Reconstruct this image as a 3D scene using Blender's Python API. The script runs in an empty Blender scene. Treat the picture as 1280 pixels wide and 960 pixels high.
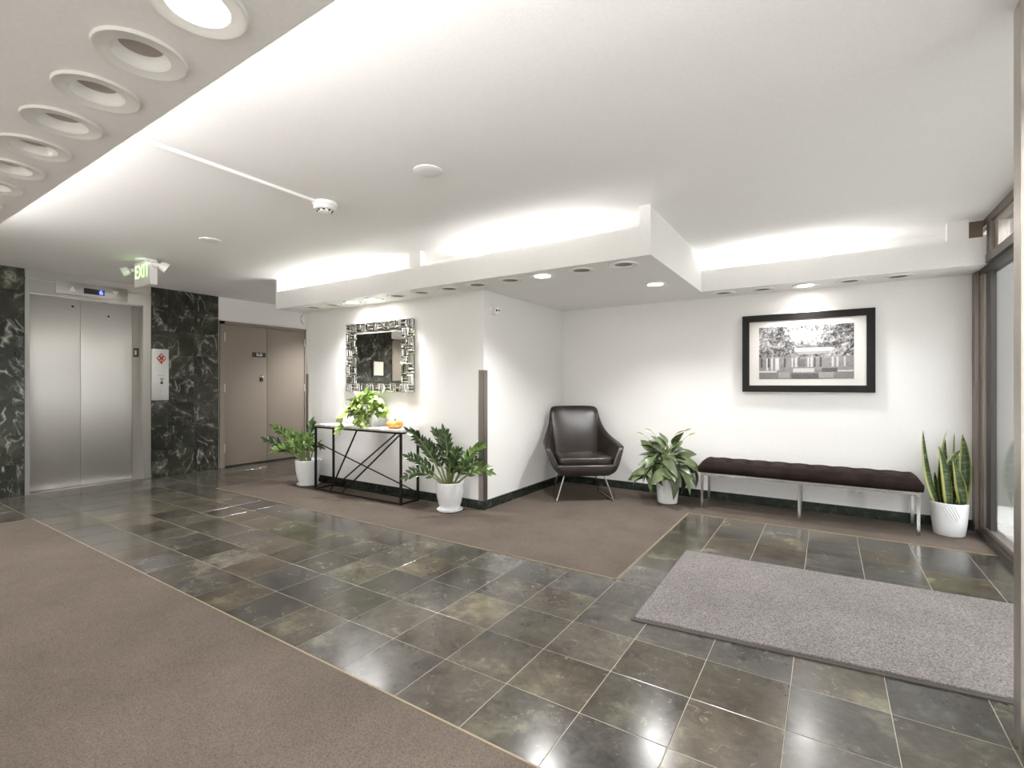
import bpy, bmesh, math, random
from mathutils import Vector, Matrix
random.seed(7)
PI = math.pi
SC = bpy.context.scene
COL = SC.collection

# ---------------------------------------------------------------- camera, world, exposure
YAW = 0.5743
CX_, SX_ = math.cos(YAW), math.sin(YAW)
CAM_H = 1.17
cam = bpy.data.cameras.new('camera'); cam_o = bpy.data.objects.new('camera', cam); COL.objects.link(cam_o)
cam.sensor_width = 36.0; cam.lens = 36.0 * 608.36 / 1280.0
cam.shift_y = 0.57 / 1280.0
cam.clip_start = 0.02
cam_o.location = (0, 0, CAM_H); cam_o.rotation_euler = (PI / 2, 0, YAW)
SC.camera = cam_o
vs = SC.view_settings
vs.view_transform = 'Standard'; vs.look = 'None'; vs.gamma = 1.0; vs.use_curve_mapping = False
vs.exposure = 1.64
w = bpy.data.worlds.new('world'); SC.world = w; w.use_nodes = True
w.node_tree.nodes['Background'].inputs[0].default_value = (0.94, 0.97, 1.0, 1)
w.node_tree.nodes['Background'].inputs[1].default_value = 3.3

CEIL = 2.395; SOF = 2.05; FAS = 2.252
XW = -7.13                      # elevator wall plane
WARM = (1.0, 0.992, 0.99)

def area_light(name, loc, sx, sy, power, tilt=180, color=WARM):
    l = bpy.data.lights.new(name, 'AREA'); l.shape = 'RECTANGLE'; l.size = sx; l.size_y = sy
    l.energy = power; l.color = color
    o = bpy.data.objects.new(name, l); COL.objects.link(o); o.location = loc
    o.rotation_euler = (math.radians(tilt), 0, 0)
    return o
# fluorescent strips lying in the ceiling coves, shining up (hidden behind the fascias)
# the tubes radiate sideways over the fascia as well as up
COVE = 11.5; ZC = 2.238
area_light('cove_light', (-4.48, 3.52, 2.19), 1.60, 0.05, COVE * 0.19 * 1.60, -140)
area_light('cove_light', (-2.08, 3.52, 2.19), 1.30, 0.05, COVE * 0.19 * 1.30, -140)
area_light('cove_light', (-0.33, 5.10, 2.19), 1.10, 0.05, COVE * 0.19 * 1.10, -140)
area_light('cove_light', (-3.70, 0.45, ZC), 2.90, 0.05, COVE * 0.42 * 2.90, 118)
area_light('cove_light', (-0.82, 0.45, ZC), 2.50, 0.05, COVE * 0.62 * 2.50, 118)

# ---------------------------------------------------------------- helpers
def tag(o, label=None, cat=None, group=None, kind=None):
    if label: o['label'] = label
    if cat: o['category'] = cat
    if group: o['group'] = group
    if kind: o['kind'] = kind
    return o

def empty(name, loc, rz=0.0, label=None, cat=None, group=None, kind=None):
    o = bpy.data.objects.new(name, None); COL.objects.link(o)
    o.location = loc; o.rotation_euler = (0, 0, rz); o.empty_display_size = 0.1
    return tag(o, label, cat, group, kind)

class MB:
    def __init__(s): s.v = []; s.f = []
    def add(s, vs_, fs):
        n = len(s.v); s.v += [tuple(p) for p in vs_]; s.f += [tuple(i + n for i in f) for f in fs]; return s
    def box(s, x0, x1, y0, y1, z0, z1):
        return s.add([(x0,y0,z0),(x1,y0,z0),(x1,y1,z0),(x0,y1,z0),(x0,y0,z1),(x1,y0,z1),(x1,y1,z1),(x0,y1,z1)],
                     [(0,3,2,1),(4,5,6,7),(0,1,5,4),(1,2,6,5),(2,3,7,6),(3,0,4,7)])
    def rbox(s, x0, x1, y0, y1, z0, z1, r=0.01, seg=3):
        bm = bmesh.new()
        m = Matrix.Translation(((x0+x1)/2, (y0+y1)/2, (z0+z1)/2)) @ Matrix.Diagonal((x1-x0, y1-y0, z1-z0, 1))
        bmesh.ops.create_cube(bm, size=1, matrix=m)
        bmesh.ops.bevel(bm, geom=bm.edges[:], offset=r, segments=seg, profile=0.5, affect='EDGES')
        bm.verts.index_update()
        s.add([v.co[:] for v in bm.verts], [[v.index for v in f.verts] for f in bm.faces]); bm.free(); return s
    def prism(s, poly, z0, z1):
        n = len(poly)
        return s.add([(x, y, z0) for x, y in poly] + [(x, y, z1) for x, y in poly],
                     [tuple(range(n-1, -1, -1)), tuple(range(n, 2*n))] + [(i, (i+1) % n, n+(i+1) % n, n+i) for i in range(n)])
    def lathe(s, prof, c=(0,0,0), seg=32, axis='z', cap0=True, cap1=True):
        vs_ = []; fs = []
        for r, z in prof:
            for i in range(seg):
                a = 2*PI*i/seg; p = (r*math.cos(a), r*math.sin(a), z)
                if axis == 'x': p = (z, r*math.cos(a), r*math.sin(a))
                if axis == 'y': p = (r*math.sin(a), z, r*math.cos(a))
                vs_.append((p[0]+c[0], p[1]+c[1], p[2]+c[2]))
        for j in range(len(prof)-1):
            for i in range(seg):
                k = (i+1) % seg
                fs.append((j*seg+i, j*seg+k, (j+1)*seg+k, (j+1)*seg+i))
        if cap0: fs.append(tuple(range(seg-1, -1, -1)))
        if cap1: fs.append(tuple(range((len(prof)-1)*seg, len(prof)*seg)))
        return s.add(vs_, fs)
    def tube(s, pts, r, seg=8, cap=True):
        pts = [Vector(p) for p in pts]; n = len(pts)
        rs = r if isinstance(r, (list, tuple)) else [r]*n
        vs_ = []; fs = []; up = None
        for i, p in enumerate(pts):
            t = (pts[min(i+1, n-1)] - pts[max(i-1, 0)]).normalized()
            if up is None: up = Vector((0,0,1)) if abs(t.z) < 0.9 else Vector((1,0,0))
            a = (up - t*up.dot(t)).normalized(); b = t.cross(a); up = a
            for k in range(seg):
                an = 2*PI*k/seg + PI/seg
                vs_.append(p + (a*math.cos(an) + b*math.sin(an))*rs[i])
        for i in range(n-1):
            for k in range(seg):
                l = (k+1) % seg
                fs.append((i*seg+k, i*seg+l, (i+1)*seg+l, (i+1)*seg+k))
        if cap:
            fs.append(tuple(range(seg-1, -1, -1))); fs.append(tuple(range((n-1)*seg, n*seg)))
        return s.add(vs_, fs)
    def mesh(s, name, mat=None, smooth=True, angle=35):
        me = bpy.data.meshes.new(name); me.from_pydata(s.v, [], s.f)
        bm = bmesh.new(); bm.from_mesh(me); bmesh.ops.recalc_face_normals(bm, faces=bm.faces[:]); bm.to_mesh(me); bm.free()
        if smooth:
            for p in me.polygons: p.use_smooth = True
            me.set_sharp_from_angle(angle=math.radians(angle))
        if mat: me.materials.append(mat)
        me.update(); return me
    def build(s, name, mat, parent=None, smooth=True, angle=35, loc=None):
        o = bpy.data.objects.new(name, s.mesh(name, mat, smooth, angle)); COL.objects.link(o)
        if parent: o.parent = parent
        if loc: o.location = loc
        return o

def inst(name, me, parent=None, mw=None):
    o = bpy.data.objects.new(name, me); COL.objects.link(o)
    if parent: o.parent = parent
    if mw is not None: o.matrix_local = mw
    return o

def frame_mat(loc, d, up=(0,0,1), scale=1.0, roll=0.0):
    x = Vector(d).normalized(); u = Vector(up)
    if abs(x.dot(u.normalized())) > 0.98: u = Vector((0, 1, 0.1))
    y = u.cross(x).normalized(); z = x.cross(y)
    R = Matrix((x, y, z)).transposed() @ Matrix.Rotation(roll, 3, 'X')
    m = R.to_4x4() @ Matrix.Scale(scale, 4); m.translation = Vector(loc); return m

def text_mesh(txt, size, name, mat, ext=0.001):
    c = bpy.data.curves.new(name, 'FONT'); c.body = txt; c.size = size; c.align_x = 'CENTER'; c.align_y = 'CENTER'; c.extrude = ext
    t = bpy.data.objects.new('tmp_text', c); COL.objects.link(t)
    dg = bpy.context.evaluated_depsgraph_get(); dg.update()
    me = bpy.data.meshes.new_from_object(t.evaluated_get(dg)); me.name = name
    bpy.data.objects.remove(t); bpy.data.curves.remove(c)
    me.materials.clear(); me.materials.append(mat); return me

# ---------------------------------------------------------------- materials
def lin(r, g, b):
    f = lambda c: (c/255/12.92) if c/255 <= 0.04045 else ((c/255+0.055)/1.055)**2.4
    return (f(r), f(g), f(b), 1)

class Mt:
    def __init__(s, name):
        s.m = bpy.data.materials.new(name); s.m.use_nodes = True; s.nt = s.m.node_tree
        s.b = s.nt.nodes['Principled BSDF']; s.out = s.nt.nodes['Material Output']
    def n(s, t, **kw):
        nd = s.nt.nodes.new(t)
        for k, v in kw.items():
            if k.startswith('i_'):
                key = k[2:].replace('_', ' ')
                nd.inputs[key].default_value = v
            else: setattr(nd, k, v)
        return nd
    def l(s, a, b): s.nt.links.new(a, b)
    def set(s, **kw):
        for k, v in kw.items(): s.b.inputs[k.replace('_', ' ')].default_value = v
        return s
    def ramp(s, fac, stops, interp='LINEAR'):
        r = s.n('ShaderNodeValToRGB'); e = r.color_ramp; e.interpolation = interp
        while len(e.elements) < len(stops): e.elements.new(0.5)
        for el, (p, c) in zip(e.elements, stops): el.position = p; el.color = c
        s.l(fac, r.inputs[0]); return r.outputs[0]
    def coords(s, kind='Object', offset=True, scale=(1,1,1), rand=10.0):
        tc = s.n('ShaderNodeTexCoord'); mp = s.n('ShaderNodeMapping'); mp.inputs['Scale'].default_value = scale
        s.l(tc.outputs[kind], mp.inputs['Vector'])
        if offset:
            oi = s.n('ShaderNodeObjectInfo'); mu = s.n('ShaderNodeVectorMath', operation='SCALE'); mu.inputs[0].default_value = (17.0, 29.0, 43.0)
            s.l(oi.outputs['Random'], mu.inputs['Scale']); s.l(mu.outputs[0], mp.inputs['Location']); s.oi = oi
        return mp.outputs[0]
    def bump(s, h, strength=0.2, dist=0.01):
        b = s.n('ShaderNodeBump'); b.inputs['Strength'].default_value = strength; b.inputs['Distance'].default_value = dist
        s.l(h, b.inputs['Height']); s.l(b.outputs[0], s.b.inputs['Normal'])

def plain(name, col, rough=0.5, metal=0.0, noise=0.0, scale=30, **kw):
    t = Mt(name); t.set(Base_Color=col, Roughness=rough, Metallic=metal, **kw)
    if noise:
        v = t.coords('Object', offset=False); nz = t.n('ShaderNodeTexNoise', i_Scale=scale, i_Detail=4.0); t.l(v, nz.inputs['Vector'])
        t.bump(nz.outputs[0], noise, 0.004)
        a = tuple(c*0.975 for c in col[:3]) + (1,); b = tuple(min(1, c*1.02) for c in col[:3]) + (1,)
        t.l(t.ramp(nz.outputs[0], [(0.3, a), (0.7, b)]), t.b.inputs['Base Color'])
    return t.m

WHITE = plain('white_painted_plaster', (0.83, 0.82, 0.80, 1), 0.65, noise=0.04, scale=140)
CEILM = plain('white_textured_ceiling', (0.84, 0.83, 0.81, 1), 0.75, noise=0.10, scale=110)
SOFM = plain('white_painted_soffit', (0.82, 0.81, 0.79, 1), 0.6, noise=0.08, scale=60)
TRIMW = plain('white_enamel', (0.80, 0.79, 0.76, 1), 0.35)
PLASTW = plain('white_plastic', (0.80, 0.79, 0.77, 1), 0.4)
BLACKM = plain('black_powder_coat', (0.010, 0.008, 0.006, 1), 0.45, noise=0.05, scale=200, Specular_IOR_Level=0.3)
BLACK = plain('black_plastic', (0.01, 0.01, 0.011, 1), 0.3)
CERAM = plain('white_glazed_ceramic', (0.82, 0.83, 0.84, 1), 0.18, noise=0.02, scale=20)
CHROME = plain('polished_chrome', (0.50, 0.495, 0.48, 1), 0.20, 1.0)
SOIL = plain('dark_potting_soil', (0.02, 0.014, 0.01, 1), 0.95, noise=0.6, scale=90)
BRASS = plain('brass_edge_strip', (0.29, 0.235, 0.155, 1), 0.5, 0.5)
GROUT = plain('pale_grout', (0.30, 0.265, 0.21, 1), 0.85, noise=0.1, scale=80)
RUBBER = plain('dark_rubber_edge', (0.05, 0.04, 0.034, 1), 0.7)

def steel(name, col, rough, stretch, aniso=0.0):
    t = Mt(name); t.set(Base_Color=col, Metallic=1.0, Roughness=rough)
    v = t.coords('Object', offset=False, scale=stretch); nz = t.n('ShaderNodeTexNoise', i_Scale=6.0, i_Detail=5.0); t.l(v, nz.inputs['Vector'])
    r = t.n('ShaderNodeMapRange'); r.inputs['To Min'].default_value = rough*0.8; r.inputs['To Max'].default_value = rough*1.25
    t.l(nz.outputs[0], r.inputs['Value']); t.l(r.outputs[0], t.b.inputs['Roughness']); t.bump(nz.outputs[0], 0.03, 0.002)
    if aniso:
        tg = t.n('ShaderNodeTangent', direction_type='RADIAL', axis='Z'); t.l(tg.outputs[0], t.b.inputs['Tangent'])
        t.set(Anisotropic=abs(aniso), Anisotropic_Rotation=0.0 if aniso > 0 else 0.25)
    return t.m
STEEL = steel('brushed_stainless_steel', (0.72, 0.71, 0.69, 1), 0.44, (1, 2, 60), 0.75)
STEELV = steel('brushed_stainless_steel_vertical', (0.50, 0.485, 0.465, 1), 0.34, (30, 60, 1), -0.7)
STEELP = plain('satin_steel_panel', (0.72, 0.72, 0.71, 1), 0.38, 0.55)
BRONZE = steel('bronze_anodised_aluminium', (0.235, 0.205, 0.18, 1), 0.36, (60, 1, 60))
ALU = steel('satin_aluminium_post', (0.50, 0.46, 0.42, 1), 0.42, (60, 60, 1))
GUARD = steel('taupe_corner_guard', (0.38, 0.345, 0.315, 1), 0.4, (60, 60, 2))

def marble_wall():
    t = Mt('dark_green_marble_white_veins'); v = t.coords('Object', True)
    n1 = t.n('ShaderNodeTexNoise', i_Scale=5.0, i_Detail=7.0, i_Roughness=0.65); t.l(v, n1.inputs['Vector'])
    dv = t.n('ShaderNodeVectorMath', operation='MULTIPLY_ADD'); t.l(n1.outputs['Color'], dv.inputs[0]); dv.inputs[1].default_value = (0.06,)*3; t.l(v, dv.inputs[2])
    # each tile is cut with its own vein direction
    ro = t.n('ShaderNodeVectorRotate', rotation_type='AXIS_ANGLE'); ro.inputs['Axis'].default_value = (1, 0, 0); t.l(dv.outputs[0], ro.inputs['Vector'])
    an = t.n('ShaderNodeMapRange'); an.inputs['To Min'].default_value = -0.9; an.inputs['To Max'].default_value = 0.7; t.l(t.oi.outputs['Random'], an.inputs['Value']); t.l(an.outputs[0], ro.inputs['Angle'])
    def veins(scale, stretch, w0, w1):
        mp = t.n('ShaderNodeMapping'); mp.inputs['Scale'].default_value = stretch; t.l(ro.outputs[0], mp.inputs['Vector'])
        n = t.n('ShaderNodeTexNoise', i_Scale=scale, i_Detail=3.0, i_Roughness=0.55, i_Distortion=0.6); t.l(mp.outputs[0], n.inputs['Vector'])
        a_ = t.n('ShaderNodeMath', operation='SUBTRACT'); t.l(n.outputs[0], a_.inputs[0]); a_.inputs[1].default_value = 0.5
        b_ = t.n('ShaderNodeMath', operation='ABSOLUTE'); t.l(a_.outputs[0], b_.inputs[0])
        return t.ramp(b_.outputs[0], [(0.0, (1,1,1,1)), (w0, (0.35,0.35,0.35,1)), (w1, (0,0,0,1))])
    v1 = veins(2.3, (1, 1.7, 0.8), 0.007, 0.030); v2 = veins(5.0, (1, 1.5, 0.85), 0.005, 0.018)
    n3 = t.n('ShaderNodeTexNoise', i_Scale=6.0, i_Detail=2.0); t.l(v, n3.inputs['Vector'])
    m1 = t.ramp(n3.outputs[0], [(0.44, (0.06,0.06,0.06,1)), (0.58, (1,1,1,1))]); m2 = t.ramp(n3.outputs[0], [(0.40, (0.5,0.5,0.5,1)), (0.55, (0,0,0,1))])
    a1 = t.n('ShaderNodeMixRGB', blend_type='MULTIPLY'); a1.inputs[0].default_value = 1; t.l(v1, a1.inputs[1]); t.l(m1, a1.inputs[2])
    a2 = t.n('ShaderNodeMixRGB', blend_type='MULTIPLY'); a2.inputs[0].default_value = 1; t.l(v2, a2.inputs[1]); t.l(m2, a2.inputs[2])
    ad = t.n('ShaderNodeMixRGB', blend_type='ADD'); ad.inputs[0].default_value = 1; t.l(a1.outputs[0], ad.inputs[1]); t.l(a2.outputs[0], ad.inputs[2])
    base = t.ramp(n1.outputs[0], [(0.3, (0.012,0.013,0.009,1)), (0.52, (0.028,0.030,0.021,1)), (0.75, (0.085,0.088,0.064,1))])
    hs = t.n('ShaderNodeHueSaturation'); t.l(base, hs.inputs['Color'])
    r = t.n('ShaderNodeMapRange'); r.inputs['To Min'].default_value = 0.6; r.inputs['To Max'].default_value = 1.6; t.l(t.oi.outputs['Random'], r.inputs['Value']); t.l(r.outputs[0], hs.inputs['Value'])
    mix = t.n('ShaderNodeMixRGB'); t.l(ad.outputs[0], mix.inputs[0]); t.l(hs.outputs[0], mix.inputs[1]); mix.inputs[2].default_value = (0.42, 0.42, 0.36, 1)
    t.l(mix.outputs[0], t.b.inputs['Base Color']); t.set(Roughness=0.14); return t.m
MARBLE = marble_wall()

def slate():
    t = Mt('olive_green_polished_slate'); v = t.coords('Object', True)
    n1 = t.n('ShaderNodeTexNoise', i_Scale=3.2, i_Detail=7.0, i_Roughness=0.62); t.l(v, n1.inputs['Vector'])
    n2 = t.n('ShaderNodeTexNoise', i_Scale=16.0, i_Detail=6.0, i_Roughness=0.7, i_Distortion=1.2); t.l(v, n2.inputs['Vector'])
    base = t.ramp(n1.outputs[0], [(0.28, (0.024,0.020,0.015,1)), (0.46, (0.060,0.0495,0.037,1)), (0.57, (0.072,0.0625,0.044,1)), (0.72, (0.15,0.135,0.088,1))])
    hs = t.n('ShaderNodeHueSaturation'); t.l(base, hs.inputs['Color'])
    r = t.n('ShaderNodeMapRange'); r.inputs['To Min'].default_value = 0.72; r.inputs['To Max'].default_value = 1.35; t.l(t.oi.outputs['Random'], r.inputs['Value']); t.l(r.outputs[0], hs.inputs['Value'])
    mu = t.n('ShaderNodeMath', operation='MULTIPLY'); t.l(t.oi.outputs['Random'], mu.inputs[0]); mu.inputs[1].default_value = 7.31
    fr = t.n('ShaderNodeMath', operation='FRACT'); t.l(mu.outputs[0], fr.inputs[0])
    r2 = t.n('ShaderNodeMapRange'); r2.inputs['To Min'].default_value = 0.35; r2.inputs['To Max'].default_value = 1.1; t.l(fr.outputs[0], r2.inputs['Value']); t.l(r2.outputs[0], hs.inputs['Saturation'])
    sp = t.ramp(n2.outputs[0], [(0.35, (0.72,0.72,0.72,1)), (0.6, (1.1,1.1,1.1,1)), (0.8, (1.7,1.7,1.6,1))])
    m = t.n('ShaderNodeMixRGB', blend_type='MULTIPLY'); m.inputs[0].default_value = 0.8; t.l(hs.outputs[0], m.inputs[1]); t.l(sp, m.inputs[2])
    # thin pale veins
    dv = t.n('ShaderNodeVectorMath', operation='MULTIPLY_ADD'); t.l(n1.outputs['Color'], dv.inputs[0]); dv.inputs[1].default_value = (0.5,)*3; t.l(v, dv.inputs[2])
    vo = t.n('ShaderNodeTexVoronoi', feature='DISTANCE_TO_EDGE', i_Scale=3.0); t.l(dv.outputs[0], vo.inputs['Vector'])
    vv = t.ramp(vo.outputs['Distance'], [(0.0, (0.35,0.35,0.35,1)), (0.010, (0,0,0,1))])
    mv = t.n('ShaderNodeMixRGB', blend_type='MULTIPLY'); mv.inputs[0].default_value = 1; t.l(vv, mv.inputs[1])
    t.l(t.ramp(n2.outputs[0], [(0.5, (0,0,0,1)), (0.62, (1,1,1,1))]), mv.inputs[2])
    mx = t.n('ShaderNodeMixRGB'); t.l(mv.outputs[0], mx.inputs[0]); t.l(m.outputs[0], mx.inputs[1]); mx.inputs[2].default_value = (0.42, 0.40, 0.29, 1)
    t.l(mx.outputs[0], t.b.inputs['Base Color'])
    rr = t.n('ShaderNodeMapRange'); rr.inputs['To Min'].default_value = 0.10; rr.inputs['To Max'].default_value = 0.27; t.l(n2.outputs[0], rr.inputs['Value']); t.l(rr.outputs[0], t.b.inputs['Roughness'])
    t.bump(n1.outputs[0], 0.015, 0.006); return t.m
SLATE = slate()

def marble_base():
    t = Mt('dark_green_marble_skirting'); v = t.coords('Object', True)
    n1 = t.n('ShaderNodeTexNoise', i_Scale=14.0, i_Detail=7.0, i_Roughness=0.7); t.l(v, n1.inputs['Vector'])
    t.l(t.ramp(n1.outputs[0], [(0.3, (0.010,0.013,0.010,1)), (0.55, (0.026,0.034,0.027,1)), (0.78, (0.09,0.105,0.085,1))]), t.b.inputs['Base Color'])
    t.set(Roughness=0.25); return t.m
MBASE = marble_base()

def carpet(name, a, b, scale, streak=(1,1,1), bump=0.5):
    t = Mt(name); v = t.coords('Object', False, streak)
    n1 = t.n('ShaderNodeTexNoise', i_Scale=scale, i_Detail=3.0, i_Roughness=0.7); t.l(v, n1.inputs['Vector'])
    n2 = t.n('ShaderNodeTexNoise', i_Scale=2.2, i_Detail=5.0, i_Roughness=0.6); t.l(v, n2.inputs['Vector'])
    c1 = t.ramp(n1.outputs[0], [(0.3, a), (0.7, b)])
    c2 = t.ramp(n2.outputs[0], [(0.3, (0.86,0.86,0.86,1)), (0.7, (1.12,1.12,1.12,1))])
    m = t.n('ShaderNodeMixRGB', blend_type='MULTIPLY'); m.inputs[0].default_value = 1; t.l(c1, m.inputs[1]); t.l(c2, m.inputs[2])
    t.l(m.outputs[0], t.b.inputs['Base Color']); t.set(Roughness=1.0, Specular_IOR_Level=0.1); t.bump(n1.outputs[0], bump, 0.006); return t.m
CARPET = carpet('brown_loop_carpet', (0.068, 0.0545, 0.0447, 1), (0.148, 0.121, 0.100, 1), 170, (1, 1.0, 1))
MATM = carpet('speckled_grey_mat', (0.070, 0.062, 0.060, 1), (0.30, 0.275, 0.262, 1), 130, bump=0.6)

DOORP = plain('taupe_painted_door', (0.27, 0.228, 0.188, 1), 0.42, noise=0.04, scale=120)
DOORF = plain('taupe_painted_door_frame', (0.25, 0.213, 0.178, 1), 0.42)

def glass_mat(name, f0, tint):
    t = Mt(name); nt = t.nt; nt.nodes.remove(t.b)
    tr = t.n('ShaderNodeBsdfTransparent'); tr.inputs[0].default_value = tint
    gl = t.n('ShaderNodeBsdfGlossy'); gl.inputs['Roughness'].default_value = 0.01
    lw = t.n('ShaderNodeLayerWeight'); lw.inputs['Blend'].default_value = 0.5      # Schlick reflectance, the same from both sides
    pw = t.n('ShaderNodeMath', operation='POWER'); t.l(lw.outputs['Facing'], pw.inputs[0]); pw.inputs[1].default_value = 5.0
    fr = t.n('ShaderNodeMapRange'); fr.inputs['To Min'].default_value = f0; fr.inputs['To Max'].default_value = 1.0; t.l(pw.outputs[0], fr.inputs['Value'])
    mx = t.n('ShaderNodeMixShader'); t.l(fr.outputs[0], mx.inputs[0]); t.l(tr.outputs[0], mx.inputs[1]); t.l(gl.outputs[0], mx.inputs[2]); t.l(mx.outputs[0], t.out.inputs[0])
    return t.m
GLASS = glass_mat('window_glass', 0.08, (0.84, 0.84, 0.83, 1))
CLEAR = glass_mat('clear_lamp_lens', 0.04, (0.93, 0.94, 0.93, 1))
MIRROR = plain('silvered_mirror', (0.86, 0.87, 0.85, 1), 0.01, 1.0)
MIRRORT = plain('silvered_mirror_tile', (0.80, 0.80, 0.77, 1), 0.05, 1.0)

def emit(name, col, st):
    t = Mt(name); t.set(Base_Color=(0,0,0,1), Emission_Color=col, Emission_Strength=st); return t.m
LENS_ON = emit('lit_lamp_lens', (1, 0.96, 0.90, 1), 14.0)
GREENT = emit('glowing_green_letters', (0.45, 1.0, 0.28, 1), 0.9)
BLUET = emit('blue_digit_display', (0.16, 0.22, 1.0, 1), 1.6)

LEATHER = None
def leather():
    t = Mt('dark_brown_leather'); v = t.coords('Object', False)
    vo = t.n('ShaderNodeTexVoronoi', i_Scale=160.0); t.l(v, vo.inputs['Vector'])
    n = t.n('ShaderNodeTexNoise', i_Scale=7.0, i_Detail=5.0); t.l(v, n.inputs['Vector'])
    t.l(t.ramp(n.outputs[0], [(0.3, (0.013,0.009,0.0068,1)), (0.7, (0.024,0.0165,0.0125,1))]), t.b.inputs['Base Color'])
    t.set(Roughness=0.30, Specular_IOR_Level=0.42); t.bump(vo.outputs['Distance'], 0.12, 0.003); return t.m
LEATHER = leather()
def velvet():
    t = Mt('dark_brown_velvet'); v = t.coords('Object', False)
    n = t.n('ShaderNodeTexNoise', i_Scale=9.0, i_Detail=6.0); t.l(v, n.inputs['Vector'])
    t.l(t.ramp(n.outputs[0], [(0.3, (0.007,0.004,0.0033,1)), (0.7, (0.022,0.013,0.010,1))]), t.b.inputs['Base Color'])
    t.set(Roughness=0.85, Specular_IOR_Level=0.15, Sheen_Weight=0.05, Sheen_Roughness=0.4, Sheen_Tint=(0.45,0.30,0.25,1)); return t.m
VELVET = velvet()

def leaf_mat(name, a, b, rough=0.35, rnd=0.35, vary=None):
    t = Mt(name); v = t.coords('Object', True)
    n = t.n('ShaderNodeTexNoise', i_Scale=12.0, i_Detail=3.0); t.l(v, n.inputs['Vector'])
    c = t.ramp(n.outputs[0], vary or [(0.3, a), (0.7, b)])
    hs = t.n('ShaderNodeHueSaturation'); t.l(c, hs.inputs['Color'])
    r = t.n('ShaderNodeMapRange'); r.inputs['To Min'].default_value = 1-rnd; r.inputs['To Max'].default_value = 1+rnd; t.l(t.oi.outputs['Random'], r.inputs['Value']); t.l(r.outputs[0], hs.inputs['Value'])
    t.l(hs.outputs[0], t.b.inputs['Base Color']); t.set(Roughness=rough, Subsurface_Weight=0.0)
    t.b.inputs['Transmission Weight'].default_value = 0.0
    return t.m
ZZL = leaf_mat('glossy_dark_green_leaf', (0.030, 0.060, 0.018, 1), (0.060, 0.105, 0.030, 1), 0.28, 0.45)
ZZLB = leaf_mat('glossy_bright_green_leaf', (0.07, 0.14, 0.025, 1), (0.16, 0.27, 0.06, 1), 0.28, 0.4)
POTH = leaf_mat('yellow_green_variegated_leaf', None, None, 0.38, 0.3, [(0.3, (0.17,0.30,0.035,1)), (0.5, (0.30,0.44,0.09,1)), (0.66, (0.62,0.70,0.33,1))])
LILY = leaf_mat('mid_green_lance_leaf', (0.055, 0.085, 0.034, 1), (0.13, 0.165, 0.075, 1), 0.34, 0.45)
STEMG = plain('pale_green_stem', (0.20, 0.24, 0.09, 1), 0.45)
STEML = plain('yellow_green_stem', (0.24, 0.27, 0.10, 1), 0.45)
SPATHE = plain('pale_spathe', (0.62, 0.62, 0.45, 1), 0.5)
def snake_mat():
    t = Mt('banded_snake_plant_leaf')
    uv = t.n('ShaderNodeUVMap'); sx = t.n('ShaderNodeSeparateXYZ'); t.l(uv.outputs[0], sx.inputs[0])
    v = t.coords('Object', True, (2, 2, 14)); n = t.n('ShaderNodeTexNoise', i_Scale=5.0, i_Detail=4.0, i_Distortion=0.8); t.l(v, n.inputs['Vector'])
    g = t.ramp(n.outputs[0], [(0.36, (0.018,0.032,0.013,1)), (0.52, (0.045,0.075,0.028,1)), (0.66, (0.14,0.18,0.08,1))])
    e = t.ramp(sx.outputs[0], [(0.0, (1,1,1,1)), (0.13, (1,1,1,1)), (0.18, (0,0,0,1)), (0.82, (0,0,0,1)), (0.87, (1,1,1,1))])
    m = t.n('ShaderNodeMixRGB'); t.l(e, m.inputs[0]); t.l(g, m.inputs[1]); m.inputs[2].default_value = (0.36, 0.38, 0.11, 1)
    t.l(m.outputs[0], t.b.inputs['Base Color']); t.set(Roughness=0.38); return t.m
SNAKE = snake_mat()

# ---------------------------------------------------------------- the room shell
def struct(name, mb, mat, label=None, smooth=False):
    o = mb.build(name, mat, None, smooth); o['kind'] = 'structure'
    if label: o['label'] = label
    return o

YR = -2.2; XG = 0.985; XP = 0.5156; YB = 5.26; YJ = 2.24
floor = struct('floor', MB().box(-7.5, 1.06, YR-0.1, 6.3, -0.12, -0.0014), GROUT, 'olive green slate tile floor')
ceiling = struct('ceiling', MB().box(-7.5, 1.06, YR-0.1, 6.3, CEIL, CEIL+0.1), CEILM, 'white textured ceiling')
wl = MB().box(XW-0.2, XW, YR-0.1, 1.545, 0, CEIL).box(XW-0.2, XW, 2.645, 6.3, 0, CEIL).box(XW-0.2, XW, 1.545, 2.645, 2.14, CEIL).box(XW-0.24, XW-0.2, 1.4, 2.8, 0, CEIL)
wall_left = struct('wall_left', wl, WHITE, 'white wall with dark green marble cladding around the elevator')
wall_middle = struct('wall_middle', MB().box(-5.38, -2.677, 3.653, 6.2, 0, CEIL), WHITE, 'white wall block carrying the mirror')
wall_far = struct('wall_far', MB().box(-2.677, 1.10, YB, YB+0.12, 0, CEIL), WHITE, 'white wall behind the bench and armchair')
wall_rear = struct('wall_rear', MB().box(-7.3, 0.7, YR-0.12, YR, 0, CEIL), WHITE, 'white wall behind the viewer')
wall_corridor = struct('wall_corridor', MB().box(-7.3, -5.3, 6.2, 6.3, 0, CEIL), WHITE, 'white end wall of the side corridor')

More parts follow.
